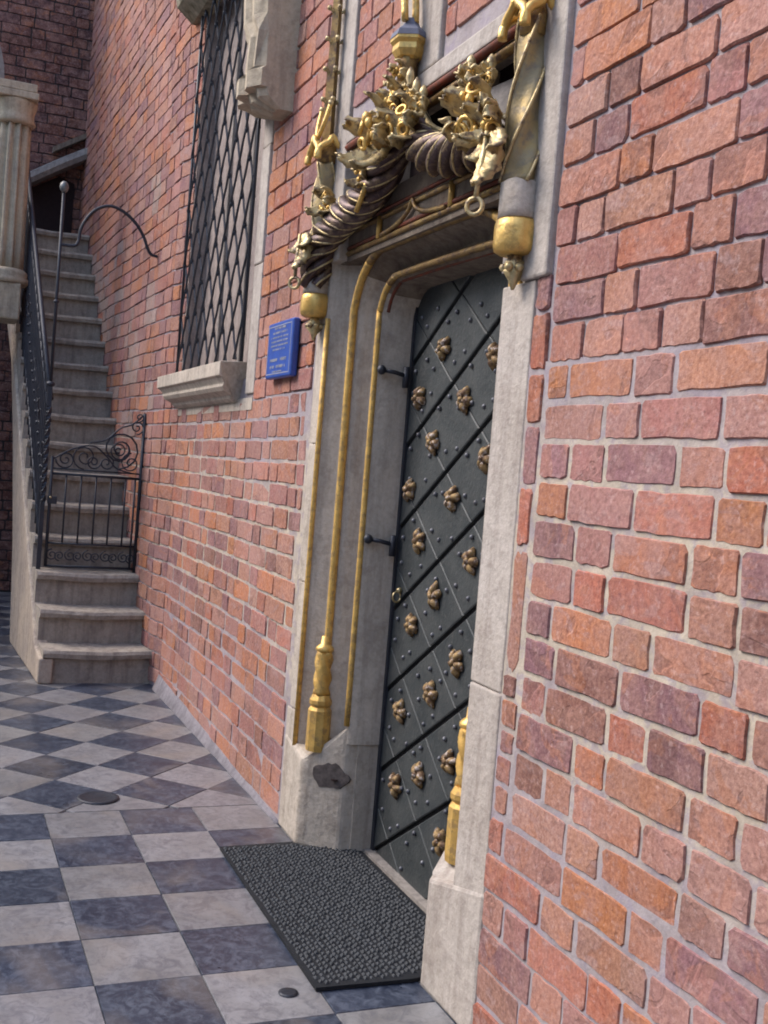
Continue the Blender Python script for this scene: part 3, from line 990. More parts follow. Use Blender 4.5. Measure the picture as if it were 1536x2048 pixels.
def corb(z, k=1.0, dx=0.0):
    pl = [(-4.88, 0.02), (-4.88, -0.15), (-4.925, -0.195), (-4.97, -0.19), (-5.00, -0.165), (-5.045, -0.20), (-5.10, -0.195), (-5.13, -0.15), (-5.18, -0.165), (-5.23, -0.15), (-5.25, -0.10), (-5.30, -0.05), (-5.30, 0.02)]
    return [(-4.88 + (x + 4.88) * k + dx * (1 if x < -4.9 else 0), y * (k if y < 0 else 1), z) for x, y in pl][::-1]


o = part('corbel_block', loft([corb(3.085, 0.40), corb(3.135, 0.80), corb(3.17, 0.86), corb(3.175, 1.06, -0.03), corb(3.25, 1.06, -0.03), corb(3.265, 0.95, 0.0), corb(3.42, 0.95, 0.03), corb(3.50, 1.02, -0.02),
                            corb(3.62, 1.04, -0.03), corb(5.6, 1.04, -0.03)]), M_cream, hd)
o = part('hood_lintel', loft([[(x, 0.02, 4.22), (x, -0.06, 4.22), (x, -0.16, 4.30), (x, -0.18, 4.38), (x, -0.16, 5.6), (x, 0.02, 5.6)] for x in (-7.1, -5.31)]), M_stone_moss, hd)

# ------------------------------------------------------------------ blue plaque
pq = thing('blue_plaque', 'blue enamel plaque with faded lettering on the brick wall left of the portal', 'plaque', (-4.70, -0.02, 1.87))
PX0, PX1, PZ0, PZ1 = -4.875, -4.50, 1.865, 2.115
o = part('plate', box(PX0, PX1, -0.040, -0.006, PZ0, PZ1), M_blue, pq); bevel(o, 0.010, 3)
g = []
pr = random.Random(4)
rows = [(2.085, 0.010, 0.55), (2.065, 0.010, 0.75), (2.045, 0.008, 0.85), (2.027, 0.008, 0.8), (2.009, 0.008, 0.85), (1.991, 0.008, 0.6), (1.945, 0.013, 0.8), (1.915, 0.013, 0.8), (1.893, 0.007, 0.5)]
for zc, h, wf in rows:
    x = (PX0 + PX1) / 2 - wf * 0.15; xe = (PX0 + PX1) / 2 + wf * 0.15; g = []
    while x < xe:
        ww = h * pr.uniform(0.5, 0.8)
        if pr.random() > 0.15:
            t = h * 0.2
            g.append(box(x, x + t, -0.0415, -0.039, zc - h / 2, zc + h / 2))
            if pr.random() < 0.7: g.append(box(x + t, x + ww, -0.0415, -0.039, zc + h / 2 - t, zc + h / 2))
            if pr.random() < 0.6: g.append(box(x + t, x + ww, -0.0415, -0.039, zc - t / 2, zc + t / 2))
            if pr.random() < 0.5: g.append(box(x + ww - t, x + ww, -0.0417, -0.0388, zc - h / 2 + 0.0005, zc + h / 2 - t - 0.0005))
        x += ww + h * 0.35
    o = part('lettering', merge(*g), M_blue_txt, pq); o['kind'] = 'stuff'
g = [box(PX0 + 0.018, PX0 + 0.021, -0.0415, -0.039, PZ0 + 0.018, PZ1 - 0.018), box(PX1 - 0.021, PX1 - 0.018, -0.0415, -0.039, PZ0 + 0.018, PZ1 - 0.018),
     box(PX0 + 0.022, PX1 - 0.022, -0.0415, -0.039, PZ1 - 0.021, PZ1 - 0.018), box(PX0 + 0.022, PX1 - 0.022, -0.0415, -0.039, PZ0 + 0.018, PZ0 + 0.021)]
part('border_line', merge(*g), M_blue_txt, pq)

# ------------------------------------------------------------------ portal
pt = thing('stone_portal', 'late gothic stone doorway with gilded shafts, crockets and a twisted ogee arch', 'portal', (UC, 0, 0))


def X(u): return UC + u


# inner moulded frame swept round the opening: list of (e outward, y depth)
HWD, HT, RC = 0.48, 2.19, 0.13
prof = [(0.0, 0.30), (0.0, 0.262), (0.008, 0.15), (0.022, 0.128), (0.040, 0.128)]
prof += [(0.048, 0.150), (0.070, 0.158), (0.096, 0.140), (0.110, 0.105), (0.118, 0.080)]       # hollow
prof += [(0.150, 0.058)]
prof2 = [(0.158, 0.085), (0.175, 0.105), (0.215, 0.100), (0.250, 0.065), (0.268, 0.022), (0.285, 0.002), (0.30, 0.0)]


def outline():
    """points (u, z, nu, nz)"""
    P = [(-HWD, 0.43, -1, 0), (-HWD, 1.0, -1, 0), (-HWD, 1.6, -1, 0), (-HWD, HT - RC, -1, 0)]
    for k in range(1, 7):
        a = PI - (PI / 2) * k / 6
        P.append((-HWD + RC + RC * math.cos(a), HT - RC + RC * math.sin(a), math.cos(a), math.sin(a)))
    P.append((0, HT, 0, 1))
    L = list(P)
    for u, z, nu, nz in reversed(P[:-1]): L.append((-u, z, -nu, nz))
    return L


OUT = outline()


def dyr(u, e):
    return 0.028 * max(0.0, min(1.0, (u - 0.30) / 0.15)) if e > 0.03 else 0.0


def sweep(pf, sel=None, z_scale=1.0):
    secs = []
    for u, z, nu, nz in (sel or OUT):
        secs.append([(X(u + nu * e), y + dyr(u, e), z + nz * e * z_scale) for e, y in pf])
    return loft(secs, closed=False, cap=False)


for nm_, sel_, m_ in (('moulded_jamb', OUT[:7], M_stone), ('moulded_lintel', OUT[6:15], M_stone_brown), ('moulded_jamb', OUT[14:], M_stone)):
    o = part(nm_, sweep(prof, sel_, z_scale=0.85), m_, pt, True)
    es = o.modifiers.new('e', 'EDGE_SPLIT'); es.split_angle = 0.7
# gilded arrises
def gilt(e, y, r, sel=None, name='gilt_moulding', mat=None, zs=0.85, ry=0.7, zcut=0.0):
    pts = [(X(u + nu * e), y + dyr(u, 1), z + nz * e * zs) for u, z, nu, nz in (sel or OUT)]
    pts[0] = (pts[0][0], pts[0][1], max(pts[0][2], zcut)); pts[-1] = (pts[-1][0], pts[-1][1], max(pts[-1][2], zcut))
    return part(name, tube(smooth(pts, 3), r, 8), mat or M_gild, pt, True)


for sel_, m_ in ((OUT[:8], M_gild), (OUT[7:14], M_gold_dark), (OUT[13:], M_gild)):
    gilt(0.030, 0.124, 0.013, sel=sel_, mat=m_, zcut=0.50)
    gilt(0.136, 0.058, 0.016, sel=sel_, mat=m_, zcut=0.78)
# jamb outer pieces
for sgn in (-1, 1):
    pf = prof2 if sgn < 0 else [(e, y + 0.030) for e, y in prof2]
    secs = [[(X(sgn * (HWD + e)), y, z) for e, y in pf] for z in (0.28, 1.0, 1.6, 2.32)]
    o = part('jamb_hollow', loft(secs, False, False), M_stone, pt, True)
    es = o.modifiers.new('e', 'EDGE_SPLIT'); es.split_angle = 0.7
    part('gilt_moulding', tube([(X(sgn * (HWD + (0.282 if sgn < 0 else 0.262))), 0.004 if sgn < 0 else 0.040, z) for z in (0.36, 1.0, 1.6, 2.08)], 0.011, 8), M_gild, pt, True)
    # flat outer band, in separate stones
    jr = random.Random(31 + sgn)
    if sgn < 0: cuts = [0.0, 0.50, 1.02, 1.58, 2.06]
    else: cuts = [0.0, 0.93, 2.02]
    for a, b in zip(cuts, cuts[1:]):
        ou = (0.865 + jr.uniform(-0.01, 0.035)) if sgn < 0 else 0.895
        x0, x1 = sorted((X(-0.765 if sgn < 0 else 0.715), X(sgn * ou)))
        dy = jr.uniform(-0.003, 0.002)
        o = part('jamb_stone', box(x0, x1, dy, 0.25, a + 0.001, b - 0.001), M_stone_pale if sgn > 0 else M_stone, pt); bevel(o, 0.006)
    # behind everything: core
    x0, x1 = sorted((X(sgn * 0.49), X(sgn * 0.80)))
    part('jamb_core', box(x0, x1, 0.17, 0.30, 0.01, 2.2), M_stone, pt)
    # splayed plinth block
    pl = [(0.885 if sgn < 0 else 0.905, 0.06), (0.875 if sgn < 0 else 0.90, -0.006), (0.63 if sgn < 0 else 0.575, -0.010), (0.605 if sgn < 0 else 0.555, 0.012), (0.505, 0.125), (0.488, 0.262), (0.488, 0.30), (0.88, 0.30)]
    pl = [(X(sgn * u), y) for u, y in pl]
    if sgn < 0: pl = pl
    else: pl = pl[::-1]
    # order must be counter clockwise
    A = sum(pl[i][0] * pl[(i + 1) % 8][1] - pl[(i + 1) % 8][0] * pl[i][1] for i in range(8))
    if A < 0: pl = pl[::-1]

    def ztop(p, s=sgn):
        u = abs(p[0] - UC)
        if u > 0.8: return 0.385 if s < 0 else 0.40
        if u > 0.54: return 0.345 if s < 0 else 0.32
        return 0.50 if u > 0.495 else 0.58
    o = part('plinth', prism(pl, 0.0, 0, ztop), M_stone_pale if sgn > 0 else M_stone, pt); bevel(o, 0.012)
    # candlestick base of the middle shaft
    c = (X(sgn * (HWD + 0.136)), 0.048 if sgn < 0 else 0.068, 0)
    dr = part('shaft_drum', lathe([(0.046, 0.38), (0.048, 0.40), (0.047, 0.54), (0.038, 0.553), (0.045, 0.565), (0.045, 0.58), (0.034, 0.60)], c, 10), M_gild, pt)
    part('twisted_base', lathe([(0.031, 0.60 + 0.17 * i / 12) for i in range(13)], c, 36, 4, 0.20, 22), M_gild, pt, True)
    part('shaft_ring', lathe([(0.030, 0.768), (0.036, 0.775), (0.036, 0.785), (0.026, 0.795), (0.018, 0.80), (0.016, 0.83)], c, 16), M_gold, pt, True)
# lintel soffit block above the door
part('lintel_block', box(X(-0.60), X(0.60), 0.16, 0.30, HT + 0.02, 2.46), M_stone_brown, pt)
# stained patch on the left plinth face
mid = Vector((X(-0.605), 0.012, 0)).lerp(Vector((X(-0.505), 0.125, 0)), 0.60)
dirv = (Vector((X(-0.505), 0.125, 0)) - Vector((X(-0.605), 0.012, 0))).normalized()
nv = Vector((dirv.y, -dirv.x, 0))
ring = []
pr2 = random.Random(8)
for k in range(30):
    a = 2 * PI * k / 30; r = 0.056 * (1 + 0.35 * noise.noise(Vector((math.cos(a) * 1.6, math.sin(a) * 1.6, 4))) + 0.12 * noise.noise(Vector((math.cos(a) * 6, math.sin(a) * 6, 1))))
    ring.append((math.cos(a) * r, math.sin(a) * r))
secs = []
for sc_, d in ((1.0, -0.004), (0.95, 0.0025), (0.5, 0.0035)):
    secs.append([tuple(mid + dirv * (s * sc_ * 1.35) + Vector((0, 0, 0.295 + z * sc_)) + nv * d) for s, z in ring])
part('mortar_repair', loft(secs), plain('dark_repair', (0.15, 0.125, 0.115), 0.9, 0.2, 0, 0.55, 45), pt)
part('repair_hole', lathe([(0.014, -0.002), (0.014, 0.002), (0.001, 0.002)], tuple(mid + dirv * 0.025 + nv * 0.004 + Vector((0, 0, 0.285))), 10), M_void, pt)

# tympanum between moulded frame and ogee
part('tympanum', box(X(-0.78), X(0.80), 0.035, 0.16, 2.295, 2.50), M_stone_brown, pt)
for z, r, m in ((2.325, 0.010, M_gold_dark), (2.345, 0.008, M_red), (2.405, 0.009, M_gold_dark), (2.43, 0.007, M_red)):
    part('tracery_bar', tube([(X(-0.66), 0.032, z), (X(0.70), 0.032, z)], r, 6), m, pt, True)
for u in (-0.33, 0.27):
    part('tracery_bar', tube([(X(u), 0.026, 2.33), (X(u), 0.026, 2.41)], 0.011, 6), M_gold, pt, True)
for u0, u1 in ((-0.30, 0.24),):
    um = (u0 + u1) / 2
    part('tracery_arc', tube(smooth([(X(u0), 0.022, 2.335), (X(um - 0.12), 0.022, 2.35), (X(um - 0.03), 0.022, 2.38), (X(um), 0.022, 2.41), (X(um + 0.03), 0.022, 2.38), (X(um + 0.12), 0.022, 2.35), (X(u1), 0.022, 2.335)]), 0.008, 6), M_gold_dark, pt, True)
# red line under the lintel soffit bead
gilt(0.012, 0.150, 0.007, name='painted_line', mat=M_red, sel=OUT[4:17])

# rectangular frame above with blind panels
ZL = 2.745
TOPZ = 3.95
o = part('frame_lintel', box(X(-0.67), X(0.82), -0.012, 0.20, ZL, ZL + 0.060), M_stone_pale, pt); bevel(o, 0.006)
part('lintel_bead', tube([(X(-0.67), 0.0, ZL - 0.012), (X(0.82), 0.0, ZL - 0.012)], 0.014, 6), M_red, pt, True)
part('lintel_bead', tube([(X(-0.67), 0.02, ZL - 0.036), (X(0.82), 0.02, ZL - 0.036)], 0.016, 6), M_gold_dark, pt, True)
o = part('frame_strip', box(X(-0.915), X(-0.675), -0.004, 0.20, 2.30, TOPZ), M_stone_pale, pt); bevel(o, 0.006)
part('frame_foot', box(X(-0.90), X(-0.775), 0.0, 0.20, 2.062, 2.298), M_stone, pt)
o = part('frame_strip', box(X(0.825), X(0.965), -0.014, 0.20, 2.02, TOPZ), M_stone_pale, pt); bevel(o, 0.008)
part('frame_foot', box(X(0.70), X(0.822), 0.0, 0.20, 2.06, TOPZ), M_stone_grey, pt)
o = part('frame_strip', box(X(-0.20), X(0.16), -0.010, 0.20, ZL + 0.062, TOPZ), M_stone_pale, pt); bevel(o, 0.008)
part('panel_back', box(X(-0.70), X(0.72), 0.12, 0.20, 2.40, 2.75), M_void, pt)  # shade of the recess put into the colour of its back
part('panel_back', box(X(-0.66), X(-0.205), 0.008, 0.20, ZL + 0.062, TOPZ), M_mortar, pt)
part('panel_back', box(X(0.165), X(0.82), 0.008, 0.20, ZL + 0.062, TOPZ), M_mortar, pt)
for u, s2 in ((0.30, 1), (-0.36, -1)):
    o = part('panel_mullion', prism([(X(u), 0.12), (X(u) , 0.01), (X(u + 0.02), 0.0), (X(u + 0.045), 0.012), (X(u + 0.05), 0.12)], 2.46, ZL - 0.004), M_stone, pt)
part('mullion_shield', prism([(X(0.35), 0.119), (X(0.35), 0.05), (X(0.66), 0.09), (X(0.66), 0.119)], 2.47, 2.66), M_stone_grey, pt)
fr2 = random.Random(77)
br = lay(X(-0.66), X(-0.21), 29, 40, [], fr2) + lay(X(0.17), X(0.815), 29, 40, [], fr2)
for s_, z, wd, h in br:
    if z < ZL + 0.10: continue
    p = Vector((s_, 0.002, z))
    lwv = min(LIBW, key=lambda a: abs(a - wd))
    o = put('brick', LIB[(lwv, fr2.randint(0, 5))][1], pt, p, (0, 0, fr2.uniform(-0.01, 0.01)), (wd / lwv, 1, h / 0.084))
    c = bcol(fr2); o.color = (c[0] * 0.9, c[1] * 0.88, c[2] * 0.95, 1)

# twisted rope archivolt
half = [(-0.825, 2.21), (-0.815, 2.28), (-0.77, 2.36), (-0.68, 2.415), (-0.54, 2.44), (-0.38, 2.455), (-0.24, 2.49), (-0.13, 2.55), (-0.05, 2.63), (0.0, 2.70)]


def rope(pts, y0, Rr, rs, strands, mat_, pitch, name, taper=1.0):
    P = smooth([(X(a), y0, b) for a, b in pts], 14)
    L = 0; lens = [0]
    for i in range(1, len(P)): L += (P[i] - P[i - 1]).length; lens.append(L)
    for k in range(strands):
        q = []
        for i, p in enumerate(P):
            t = (P[min(i + 1, len(P) - 1)] - P[max(i - 1, 0)]).normalized()
            a = Vector((0, -1, 0)); b = t.cross(a).normalized()
            th = 2 * PI * (k / strands + lens[i] / pitch)
            rr = Rr * (1 - (1 - taper) * lens[i] / L)
            q.append(p + (a * math.cos(th) + b * math.sin(th)) * rr)
        part(name, tube(q, rs, 6, True), mat_, pt, True)


for m in (1, -1):
    h2 = [(u * m, z) for u, z in half]
    if m < 0: h2 = [(0.64, 2.425)] + h2[4:]
    rope(h2, -0.035, 0.046, 0.025, 5, M_rope, 0.44 * m, 'rope_strand', 0.85)
    q = smooth([(X(a), -0.035, b) for a, b in h2], 14)
    part('rope_core', tube(q, 0.040, 8), M_rope, pt, True)
    rope(h2, -0.035, 0.0685, 0.0045, 5, M_gold_pale, 0.44 * m, 'rope_gilding', 0.85)
    # gilt ridge riding on top of the arch
    up = [(X(a * 1.0), -0.02, b + 0.075 if abs(a) < 0.7 else b + 0.03) for a, b in [(u * m, z) for u, z in half]]
    if m > 0: up[0] = (X(h2[0][0] * 1.06), -0.02, h2[0][1]); up[1] = (X(h2[1][0] * 1.06), -0.02, h2[1][1])
    part('gilt_ridge', tube(smooth(up), 0.010, 6), M_gold_pale, pt, True)
    # boss with acorn drop
    bx = X(-0.825 * m)
    by = -0.030
    part('gilt_boss', lathe([(0.044, 2.085), (0.058, 2.093), (0.062, 2.11), (0.062, 2.155), (0.058, 2.172), (0.052, 2.178)], (bx, by, 0), 20), M_gold, pt, True)
    part('boss_cap', lathe([(0.057, 2.178), (0.055, 2.20), (0.055, 2.27), (0.03, 2.29)], (bx, by, 0), 14), M_stone, pt, True)
    g = [lathe([(0.020, 2.09), (0.016, 2.078), (0.026, 2.066), (0.020, 2.05), (0.026, 2.04), (0.012, 2.02), (0.004, 1.995)][::-1], (bx, by, 0), 12, 5, 0.25, 10)]
    for k in range(6):
        a = k * PI / 3
        g.append(sphere((bx + 0.027 * math.cos(a), by + 0.027 * math.sin(a), 2.052), 0.013, 6, 4, 0.9))
    part('boss_drop', merge(*g), M_gold_pale, pt, True)
    # twisted side shaft
    secs = []
    for i in range(31):
        z = 2.27 + (2.70 - 2.27) * i / 30
        s = []
        r0 = 0.050 - 0.014 * i / 30
        for k in range(30):
            a = 2 * PI * k / 30
            rr = r0 * (1.15 - 0.34 * abs(math.sin(2 * (a + z * 7.5 * m))))
            s.append((bx + rr * math.cos(a), by - 0.0 + rr * math.sin(a), z))
        secs.append(s)
    part('twisted_shaft', loft(secs), gold_mat('gilded_stone_shaft', (0.38, 0.28, 0.12), (0.30, 0.24, 0.14), (0.17, 0.14, 0.10), 0.7, 0.55) if m > 0 else bpy.data.materials['gilded_stone_shaft'], pt, True)
    for k in range(4):
        q = []
        for i in range(31):
            z = 2.27 + 0.43 * i / 30
            th = 2 * PI * k / 4 - z * 7.5 * m
            r0 = 0.058 - 0.016 * i / 30
            q.append((bx + r0 * math.cos(th), by + r0 * math.sin(th), z))
        part('shaft_gilding', tube(q, 0.0045, 5), M_gold_pale, pt, True)
    # canopy: little ogee gables on three sides
    cz = 2.70 if m > 0 else 2.655
    for a0 in (-PI / 2, 0, PI):
        dx, dy = math.cos(a0), math.sin(a0)
        tx, ty = -dy, dx
        w_ = 0.062
        pts = [(-w_, 0), (-w_ * 0.98, 0.025), (-w_ * 0.7, 0.052), (-w_ * 0.25, 0.070), (0, 0.095), (w_ * 0.25, 0.070), (w_ * 0.7, 0.052), (w_ * 0.98, 0.025), (w_, 0)]
        q = [(bx + dx * 0.058 + tx * s, by + dy * 0.058 + ty * s, cz + z) for s, z in pts]
        part('canopy_arch', tube(smooth(q, 3), 0.013, 6), M_gold, pt, True)
    part('canopy_core', lathe([(0.040, cz + 0.0), (0.044, cz + 0.05), (0.034, cz + 0.08), (0.018, cz + 0.10)], (bx, by, 0), 8), M_gold_dark, pt, True)
    # crossing ribs above the canopy
    for s in (1, -1):
        q = [(bx + s * 0.052, by - 0.02, cz + 0.22), (bx + s * 0.040, by - 0.035, cz + 0.15), (bx + s * 0.01, by - 0.045, cz + 0.10), (bx - s * 0.03, by - 0.045, cz + 0.06)]
        part('canopy_rib', tube(smooth(q), 0.009, 6), M_gold, pt, True)
        part('rib_tip', sphere((bx + s * 0.053, by - 0.02, cz + 0.225), 0.013, 6, 4), M_gold_pale, pt, True)
    part('pinnacle', tube([(bx, by - 0.005, cz + 0.08), (bx, by - 0.005, cz + 0.5), (bx, by - 0.005, 3.9)], 0.02, 4, True, lambda t: 0.026 - 0.010 * t), M_gold_dark, pt)
    for z in (2.95, 3.07, 3.19, 3.31, 3.43):
        g = []
        for a in (0, PI / 2, PI, -PI / 2):
            c = (bx + 0.032 * math.cos(a), by - 0.005 + 0.032 * math.sin(a), z)
            g.append(tube([(bx, by - 0.005, z - 0.02), (bx + 0.02 * math.cos(a), by - 0.005 + 0.02 * math.sin(a), z - 0.008), c], 0.006, 5))
            g.append(sphere(c, 0.011, 6, 4))
        part('crocket', merge(*g), M_gold_pale, pt, True)

# centre finial
fx, fy = X(0.0), -0.045
part('finial_stem', lathe([(0.036, 2.62), (0.030, 2.70), (0.030, 2.83), (0.036, 2.86)], (fx, fy, 0), 16, 4, 0.2, 20), M_gold_dark, pt, True)
part('finial_cap', lathe([(0.030, 2.845), (0.046, 2.855), (0.058, 2.875), (0.056, 2.893), (0.066, 2.905), (0.066, 2.915)], (fx, fy, 0), 6), M_gold, pt)
part('finial_roof', lathe([(0.068, 2.915), (0.062, 2.935), (0.03, 2.96), (0.016, 2.985)], (fx, fy, 0), 6), plain('slate_blue_paint', (0.16, 0.17, 0.22), 0.7), pt)
for s in (1, -1):
    q = [(fx + 0.036 * math.cos(s * 1.2 + t * 4.2 * s), fy + 0.02 * math.sin(s * 1.2 + t * 4.2 * s) - 0.01, 2.97 + 0.75 * t) for t in [i / 24 for i in range(25)]]
    part('twisted_rib', tube(q, 0.013, 6), M_gold, pt, True)


# leaves: a lobed strip that bends outwards and rolls up at the tip
def leaf(c, up, out, L, W, curl=1.0, rng=R):
    up = Vector(up).normalized(); out = Vector(out).normalized(); side = up.cross(out).normalized()
    n = 11; V = []; F = []
    p = Vector(c); ang = 0.0
    for i in range(n):
        t = i / (n - 1)
        ang = curl * (t ** 1.6) * 3.6
        d = up * math.cos(ang) + out * math.sin(ang)
        nrm = -up * math.sin(ang) + out * math.cos(ang)
        wv = W * (0.35 + 0.65 * math.sin(PI * min(1, t * 1.05 + 0.08))) * (1.0 if i % 2 else 0.80)
        for k, (s, hh) in enumerate(((-1, -0.38), (-0.5, 0.10), (0, -0.16), (0.5, 0.10), (1, -0.38))):
            V.append(p + side * s * wv * 0.5 + nrm * hh * wv)
        p = p + d * (L / n) * (1.25 - 0.7 * t)
    for i in range(n - 1):
        for k in range(4):
            a = i * 5 + k
            F.append((a, a + 1, a + 6, a + 5))
    return V, F


def ringlet(c, ax, r, t):
    ax = Vector(ax).normalized(); a = ax.orthogonal().normalized(); b = ax.cross(a)
    pts = [Vector(c) + (a * math.cos(2 * PI * k / 12) + b * math.sin(2 * PI * k / 12)) * r for k in range(13)]
    return tube(pts, t, 6, False)


def crocket(c, size, seed, mat_=None, out=(0, -1, 0.0), nleaf=6, up=(0, 0, 1)):
    rg = random.Random(seed)
    c = Vector(c); out = Vector(out).normalized(); up = Vector(up)
    side = up.cross(out).normalized()
    gl = []
    for k in range(nleaf):
        a = 2 * PI * k / nleaf + rg.uniform(-0.3, 0.3)
        d = (up * math.sin(a) + side * math.cos(a)).normalized()
        o2 = (out + d * rg.uniform(0.0, 0.3)).normalized()
        gl.append(leaf(c - out * size * 0.2 + d * size * 0.1, (d + out * 0.55), o2 - d * 0.1, size * rg.uniform(1.3, 1.9), size * rg.uniform(0.6, 0.95), rg.uniform(0.6, 1.1), rg))
    root = part('crocket', merge(*gl), mat_ or M_gold_pale, pt, True, origin=c)
    solid(root, 0.005)
    g2 = [sphere(c + out * size * 0.25, size * 0.20, 8, 6)]
    for k in range(nleaf + 2):
        a = rg.uniform(0, 2 * PI); d = up * math.sin(a) + side * math.cos(a)
        q = c + d * size * rg.uniform(0.35, 0.75) + out * size * rg.uniform(0.1, 0.55)
        if k % 2: g2.append(ringlet(q, out + d * 0.5 + side * rg.uniform(-0.4, 0.4), size * rg.uniform(0.15, 0.26), size * 0.075))
        elif k < 5: g2.append(sphere(q, size * rg.uniform(0.10, 0.18), 7, 5, 1.3))
    part('berries', merge(*g2), M_gold, root, True, kind='stuff')
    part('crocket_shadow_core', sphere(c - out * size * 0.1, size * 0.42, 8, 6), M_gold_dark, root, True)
    return root


S_ = [  # u, z, y, size, seed
    (0.0, 2.585, -0.12, 0.100, 1), (-0.125, 2.62, -0.085, 0.075, 2), (0.13, 2.60, -0.085, 0.080, 3), (0.0, 2.70, -0.085, 0.062, 4), (-0.07, 2.745, -0.06, 0.048, 5),
    (0.01, 2.79, -0.065, 0.045, 16),
    (-0.64, 2.50, -0.07, 0.062, 7), (0.66, 2.48, -0.095, 0.095, 8), (0.62, 2.575, -0.085, 0.055, 9), (0.75, 2.43, -0.10, 0.065, 15),
    (-0.84, 2.37, -0.055, 0.045, 11), (-0.86, 2.29, -0.05, 0.035, 12), (-0.24, 2.52, -0.08, 0.05, 14)]
for u, z, y, s_, sd_ in S_:
    crocket((X(u), y, z), s_, sd_, out=(0.25, -1, 0.05), nleaf=5)
# upright buds behind the centre cluster
for k, (u, z, h) in enumerate(((0.16, 2.62, 0.11), (0.22, 2.60, 0.09), (0.10, 2.66, 0.12), (0.55, 2.60, 0.08), (0.68, 2.55, 0.09))):
    c = (X(u), -0.075, z)
    crocket((c[0], c[1], z + h * 0.35), 0.030 + 0.004 * (k % 2), 60 + k, out=(0.25, -1, 0.5), nleaf=4)
    part('bud', lathe([(0.006, 0), (0.012, h * 0.5), (0.008, h * 0.62), (0.015, h * 0.8), (0.012, h * 0.95), (0.003, h * 1.1)], c, 8), M_gold_pale, pt, True)
# hanging acanthus leaves at both ends, ring at the tip
for m in (1, -1):
    base = (X(0.795 * m), -0.115, 2.40)
    g = merge(leaf(base, (-0.1 * m, -0.05, -1), (0, -1, 0.1), 0.17, 0.095, 0.22), leaf((base[0] - 0.03, base[1], base[2]), (-0.5, -0.05, -1), (0, -1, 0.1), 0.10, 0.05, 0.5),
              leaf((base[0] + 0.03, base[1], base[2]), (0.5, -0.05, -1), (0, -1, 0.1), 0.10, 0.05, 0.5))
    o = part('hanging_leaf', g, M_gold_pale, pt, True); solid(o, 0.005)
    tip = (base[0] - 0.012 * m, base[1] - 0.025, 2.225)
    part('leaf_stem', tube([(base[0], base[1] - 0.012, 2.40), (base[0] - 0.004 * m, base[1] - 0.02, 2.30), tip], 0.007, 6), M_gold_pale, o, True)
    part('leaf_ring', ringlet((tip[0], tip[1], tip[2] - 0.020), (1, -1, 0), 0.022, 0.0065), M_gold_pale, o, True)
# bright gilt ribs left of the centre
part('gilt_rib', tube([(X(-0.34), -0.055, 2.545), (X(-0.35), -0.055, 2.64)], 0.012, 6), M_gold, pt, True)
part('gilt_rib', tube([(X(-0.28), -0.085, 2.40), (X(-0.20), -0.085, 2.48)], 0.010, 6), M_gold, pt, True)
# iron hinge pintles on the left reveal
for z in (1.86, 1.215):
    p0 = Vector((X(-0.475), 0.20, z))
    hg = part('hinge_pin', merge(tube([p0 + Vector((0.0, -0.06, 0.015)), p0 + Vector((0.02, -0.02, 0.01)), p0 + Vector((0.022, 0.03, 0))], 0.009, 6),
                            tube([p0 + Vector((0.022, 0.03, -0.045)), p0 + Vector((0.022, 0.03, 0.035))], 0.013, 8), sphere(p0 + Vector((0.004, -0.065, 0.015)), 0.019, 8, 5)), M_iron, pt, True)

# ------------------------------------------------------------------ iron door
DY = 0.262
dr = thing('iron_door', 'dark iron plated door with lozenge panels, rivets and crumpled gilt rosettes', 'door', (UC, DY, 0))
o = part('door_leaf', prism([(X(-0.49), DY + 0.010), (X(0.49), DY + 0.010), (X(0.49), DY + 0.05), (X(-0.49), DY + 0.05)], 0.0, 2.30), M_doorwood, dr)
K1, K2 = 0.62, -0.70
dpl = random.Random(6)


def clip_line(poly, a, b, c):         # keep a x + b z <= c
    out = []
    for i in range(len(poly)):
        p, q = poly[i], poly[(i + 1) % len(poly)]
        fp, fq = a * p[0] + b * p[1] - c, a * q[0] + b * q[1] - c
        if fp <= 0: out.append(p)
        if (fp <= 0) != (fq <= 0):
            t = fp / (fp - fq); out.append((p[0] + (q[0] - p[0]) * t, p[1] + (q[1] - p[1]) * t))
    return out


